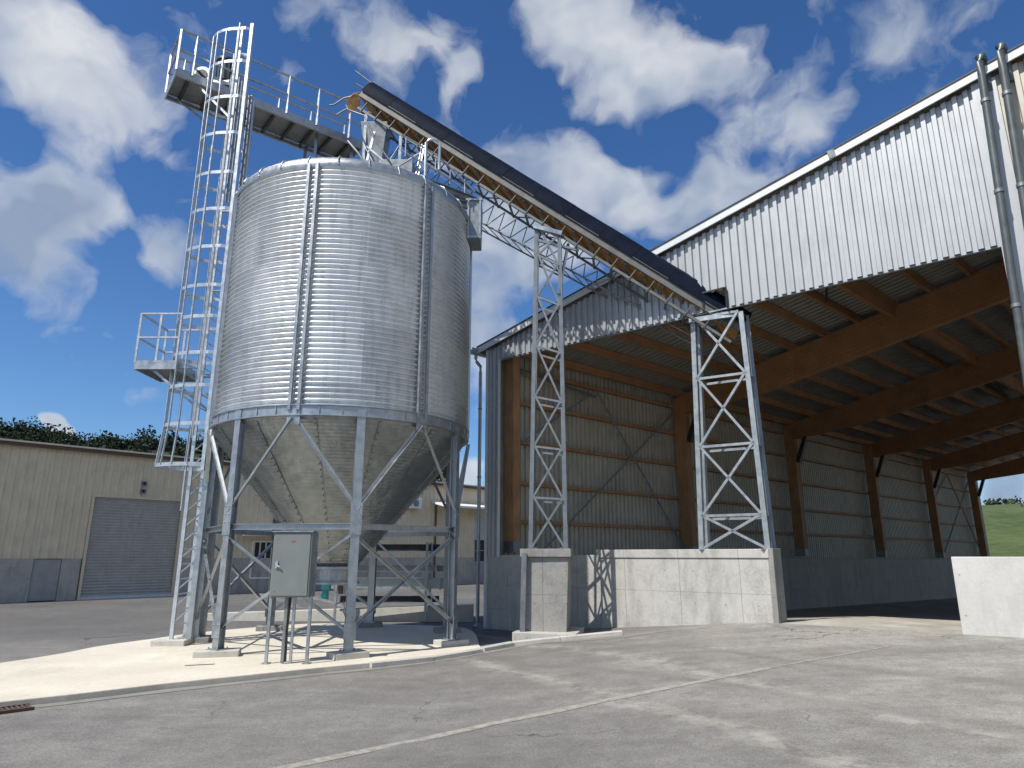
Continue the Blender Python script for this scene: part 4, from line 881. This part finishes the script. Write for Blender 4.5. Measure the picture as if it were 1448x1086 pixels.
# ------------------------------------------------------------------ stored ducts behind the silo
for (x0, x1, y, z, r_, m_, lab) in ((-5.2, -2.0, 19.3, 1.86, .09, 'dark_steel_and_shade', 'dark steel beam, topmost of those stacked on trestles behind the silo'), (-5.4, -1.9, 19.5, 1.30, .08, 'galv_dark', 'grey steel channel, second from the top of the stack behind the silo'), (-5.0, -1.75, 19.2, .92, .14, 'galv', 'thick grey duct, third from the top of the stack behind the silo'), (-4.6, -1.95, 19.0, .52, .08, 'dark_steel_and_shade', 'dark steel beam lowest of those stacked behind the silo')):
    t = thing('steel_beam', lab, 'beam', (x0, y, z), 'beams stored behind the silo')
    MB().ibeam((x0, y, z), (x1, y, z), r_*1.6, r_*2).obj('beam_section', m_, t)
    for x in (x0+.2, x1-.2): MB().box(x-.02, x+.02, y-r_*1.1, y+r_*1.1, z-r_*1.2, z+r_*1.2).obj('end_plate', 'galv', t)
for x, lab in ((-4.7, 'left steel trestle under the beams stored behind the silo'), (-2.3, 'right steel trestle under the beams stored behind the silo')):
    t = thing('trestle', lab, 'trestle', (x, 19.6, 0), 'trestles behind the silo')
    MB().bar((x, 19.78, -.08), (x, 19.78, 2.0), .08, .08).obj('post', 'galv', t)
    for z in (.42, .76, 1.2, 1.76): MB().bar((x, 18.85, z-.02), (x, 19.75, z-.02), .05, .03).obj('arm', 'galv', t)
    MB().bar((x, 18.9, -.05), (x, 18.9, 2.0), .06, .06).obj('post', 'galv', t)

# ------------------------------------------------------------------ beige warehouse at the left
WD = V((.6916, .7223, 0)); WN = V((.7223, -.6916, 0)); W0 = V((-19.12, 26.53, 0))
def W(t_, o, z): return W0+WD*t_+WN*o+V((0,0,z))
wh = thing('warehouse', 'long low beige corrugated warehouse with concrete plinth behind the silo', 'warehouse', tuple(W0))
def wbox(t0, t1, o0, o1, z0, z1): return MB().hexa([W(t0,o0,z0),W(t1,o0,z0),W(t1,o1,z0),W(t0,o1,z0),W(t0,o0,z1),W(t1,o0,z1),W(t1,o1,z1),W(t0,o1,z1)][::1])
TS, TE = -14, 38
DL, DR_ = 2.55, 6.15
g = MB()
for (a, b, zb) in ((TS, DL, 1.53), (DR_, 24.2, 1.53), (26.1, TE, 1.53), (DL, DR_, 4.02), (24.2, 26.1, 4.1)):
    corr(g, W(a,0,0), W(b,0,0), (lambda zb: lambda x: zb)(zb), lambda x: 5.86, .3, .035, WN, .62)
g.obj('wall_cladding', 'beige', wh)
for (a, b) in ((TS, .83), (1.78, DL-.1), (DR_+.1, 24.2), (26.1, TE)): wbox(a, b, .03, -.25, -.3, 1.53).obj('plinth', 'conc_plinth', wh)
g = MB(); g.hexa([W(TS,-.06,0),W(TE,-.06,0),W(TE,-16,0),W(TS,-16,0),W(TS,-.06,5.8),W(TE,-.06,5.8),W(TE,-16,5.8),W(TS,-16,5.8)]); g.v = g.v; 
g2 = MB(); g2.hexa([W(TS,-.3,0),W(TE,-.3,0),W(TE,-16,0),W(TS,-16,0),W(TS,-.3,5.84),W(TE,-.3,5.84),W(TE,-16,5.84),W(TS,-16,5.84)]); g2.obj('inner_shell', 'beige', wh)
g = MB(); n = int((TE-TS)/.3); vs = []
for i in range(n*2+1):
    x = TS+i*.15; h = .05*(i % 2)
    vs += [W(x, .28, 5.93+h), W(x, -8, 7.0+h), W(x, -16.3, 5.93+h)]
g.add(vs, [f for i in range(n*2) for f in ((3*i, 3*i+3, 3*i+4, 3*i+1), (3*i+1, 3*i+4, 3*i+5, 3*i+2))]); g.obj('roof', 'beige_roof', wh)
MB().bar(W(TS, .2, 5.86), W(TE, .2, 5.86), .1, .13).obj('eaves_gutter', 'brown', wh)
MB().bar(W(TS, .29, 5.965), W(TE, .29, 5.965), .03, .07).obj('roof_edge', 'beige_roof', wh)
# gable ends
for x in (TS, TE): 
    g = MB(); g.add([W(x,.0,5.8), W(x,-16,5.8), W(x,-8,6.95), W(x+.05,0,5.8), W(x+.05,-16,5.8), W(x+.05,-8,6.95)], [(0,1,2),(5,4,3),(0,2,5,3),(1,4,5,2),(0,3,4,1)]); g.obj('gable_end', 'beige', wh)
# roller shutter
g = MB(); n = 34; vs = []
for i in range(n*4+1):
    z = .0-.06+(4.0+.06)*i/(n*4); vs += [W(DL+.05, -.06+.03*math.cos(2*math.pi*i/4), z), W(DR_-.05, -.06+.03*math.cos(2*math.pi*i/4), z)]
g.add(vs, [(2*i, 2*i+1, 2*i+3, 2*i+2) for i in range(n*4)]); sd = g.obj('roller_shutter', 'shutter', wh)
sub(wbox(DL+.05, DR_-.05, -.0, -.08, -.08, .04), 'bottom_rail', 'trim', sd)
for a in (DL, DR_): MB().bar(W(a,.02,-.08), W(a,.02,4.06), .1, .1, WN).obj('door_frame', 'beige', wh)
MB().bar(W(DL-.05,.03,4.05), W(DR_+.05,.03,4.05), .09, .08).obj('door_frame', 'beige', wh)
wbox(DL-.1, DR_+.1, .35, .0, -.3, -.062).obj('door_sill', 'conc_light', wh)
pd = wbox(.85, 1.76, -.0, -.06, -.05, 1.5).obj('side_door', 'door_grey', wh)
g = MB(); g.tube(W(.98,.0,.78), W(.98,.05,.78), .03, 8); g.tube(W(1.70,.0,.8), W(1.70,.04,.8), .02, 8); g.tube(W(1.70,.0,1.2), W(1.70,.04,1.2), .02, 8); sub(g, 'door_knob', 'cage', pd)
sub(MB().bar(W(.84,.01,-.05), W(.84,.01,1.53), .03, .03, WN), 'door_frame', 'galv_dark', pd)
for z in (4.35, 4.68):
    v_ = wbox(4.3, 4.5, .14, .03, z-.1, z+.1).obj('wall_vent', 'galv_dark', wh); g = MB(); g.tube(W(4.4,.141,z), W(4.4,.15,z), .07, 10); sub(g, 'vent_hole_dark', 'black', v_)  # black disc on the vent face, painted as the dark inside a hole
g = MB(); g.hexa([W(20.6,.05,4.72),W(31,.05,4.72),W(31,1.2,4.45),W(20.6,1.2,4.45),W(20.6,.05,4.84),W(31,.05,4.84),W(31,1.2,4.57),W(20.6,1.2,4.57)]); g.obj('canopy', 'white', wh)
MB().tube(W(20.9,.1,-.05), W(20.9,.1,4.6), .05, 8).obj('rainwater_pipe', 'brown', wh)
ac = wbox(18.6, 19.5, .5, .05, 4.3, 4.9).obj('wall_unit', 'white', wh, bevel=.02); sub(MB().tube(W(19.05,.5,4.6), W(19.05,.53,4.6), .2, 16), 'fan_grille', 'galv_dark', ac)
wbox(24.2, 26.1, -.0, -.1, 2.6, 4.1).obj('door_head_panel', 'shutter', wh)
wn = wbox(24.2, 26.1, -.03, -.1, 1.3, 2.6).obj('window', 'glass', wh); g = MB()
for x in (24.22, 25.15, 26.08): g.bar(W(x,.0,1.3), W(x,.0,2.6), .05, .05, WN)
g.bar(W(24.2,.0,1.95), W(26.1,.0,1.95), .05, .05); sub(g, 'window_frame', 'door_grey', wn)
wbox(24.2, 26.1, -.0, -.1, -.08, 1.3).obj('door_panel', 'door_grey', wh)
w2 = wbox(9.6, 11.6, .02, -.05, .6, 2.3).obj('window', 'glass', wh); g = MB()
for x in (9.6, 10.6, 11.6): g.bar(W(x,.04,.6), W(x,.04,2.3), .07, .05, WN)
for z in (.6, 2.3): g.bar(W(9.6,.04,z), W(11.6,.04,z), .05, .07)
sub(g, 'window_frame', 'white', w2)
g = MB(); g.hexa([W(8.8,.05,2.75),W(12.2,.05,2.75),W(12.2,.7,2.55),W(8.8,.7,2.55),W(8.8,.05,2.82),W(12.2,.05,2.82),W(12.2,.7,2.62),W(8.8,.7,2.62)]); g.obj('small_canopy', 'white', wh)

# ------------------------------------------------------------------ hills, forest, meadow
def hill(name, m, fn, x0, x1, y0, y1, nx, ny):
    vs = []; 
    for i in range(nx+1):
        for j in range(ny+1):
            x = x0+(x1-x0)*i/nx; y = y0+(y1-y0)*j/ny; vs.append((x, y, fn(x, y)))
    g = MB(); g.add(vs, [(i*(ny+1)+j, (i+1)*(ny+1)+j, (i+1)*(ny+1)+j+1, i*(ny+1)+j+1) for i in range(nx) for j in range(ny)], True); return struct(g.obj(name, m))
def fh(x, y):
    t_ = ss((y-170)/90); hx = 46-8*ss((x+230)/160)-38*ss((x+95)/100)
    hx += 1.2*math.sin(x*.05)+.8*math.sin(x*.13+1)
    back = 1-.6*ss((y-290)/150)
    return -3+(hx+3)*t_*back
hill('forest_hill', 'forest', fh, -420, 60, 150, 480, 60, 40)
rnd = random.Random(11); g = MB()
def crown(mb, c, r, h, n, rnd, q=.55):
    for _ in range(n):
        while True:
            p = V((rnd.uniform(-1,1), rnd.uniform(-1,1), rnd.uniform(-.6,1)))
            if .45 < p.length < 1: break
        lump = 1+.22*math.sin(p.x*5+c.x)+.2*math.sin(p.z*6+c.y)
        q0 = c+V((p.x*r*lump, p.y*r*lump, p.z*h*lump)); s_ = r*q*rnd.uniform(.22,.5)
        a = V((rnd.gauss(0,1), rnd.gauss(0,1), rnd.gauss(0,1))).normalized(); b = a.orthogonal().normalized(); a = a.cross(b)
        mb.add([q0-a*s_, q0-b*s_*.8, q0+a*s_, q0+b*s_*.8], [(0,1,2,3)])
for k in range(520):
    if k < 300: x = -255+k*.88+rnd.uniform(-2,2); y = 258+rnd.uniform(-6,14)
    else: x = rnd.uniform(-280, 0); y = rnd.uniform(200, 258)
    if x > -10: continue
    r = rnd.choice((2.2, 2.8, 3.4, 4.4)); crown(g, V((x, y, fh(x, y)+r*.6)), r, r*rnd.uniform(.8,1.4), 210, rnd, .33)
o = g.obj('forest', 'forest'); o['kind'] = 'stuff'; tag(o, 'dark green wooded ridge beyond the beige warehouse roof', 'forest')
def mh(x, y):
    d = (x*.62+y*.78)                                     # distance away along the meadow's rise
    return -3+ (17.0+1.2*math.sin(x*.04)+.7*math.sin(x*.11))*ss((d-90)/95)
hill('meadow_hill', 'meadow', mh, 40, 420, 40, 420, 60, 60)
g = MB(); rnd = random.Random(5)
for k in range(75):
    d = rnd.uniform(120, 186) if k > 60 else rnd.uniform(178, 188); l_ = rnd.uniform(-60, 60)
    x = .62*d+.78*l_; y = .78*d-.62*l_
    if x < 45 or y < 45: continue
    r = rnd.uniform(.5, 1.5) if k > 60 else rnd.uniform(.8, 1.6); crown(g, V((x, y, mh(x, y)+r*.3)), r, r*.8, 60, rnd, .7)
o = g.obj('meadow_shrubs', 'meadow'); o['kind'] = 'stuff'; tag(o, 'low green shrubs scattered over the meadow hill', 'shrubs')
g = MB()
for k in range(40):
    d = 186; l_ = -60+k*3+rnd.uniform(-1,1); x = .62*d+.78*l_; y = .78*d-.62*l_
    if x > 45 and y > 45: crown(g, V((x, y, mh(x,y)+.6)), rnd.uniform(.8,1.5), rnd.uniform(.6,1.3), 60, rnd, .7)
o = g.obj('crest_trees', 'forest'); o['kind'] = 'stuff'; tag(o, 'dark tree line on the crest of the meadow hill', 'tree line')
# spiky tree showing over the warehouse roof
tr = thing('tree', 'dark leafy tree showing above the warehouse roof behind the silo cone', 'tree', (-7.4, 62, 0))
MB().tube((-7.4, 62, -.1), (-7.2, 62, 8.6), .25, 8, .12).obj('trunk', 'rust', tr)
g = MB(); crown(g, V((-7.1, 62, 9.2)), 1.6, 1.9, 700, rnd, .35); g.obj('crown', 'forest', tr)
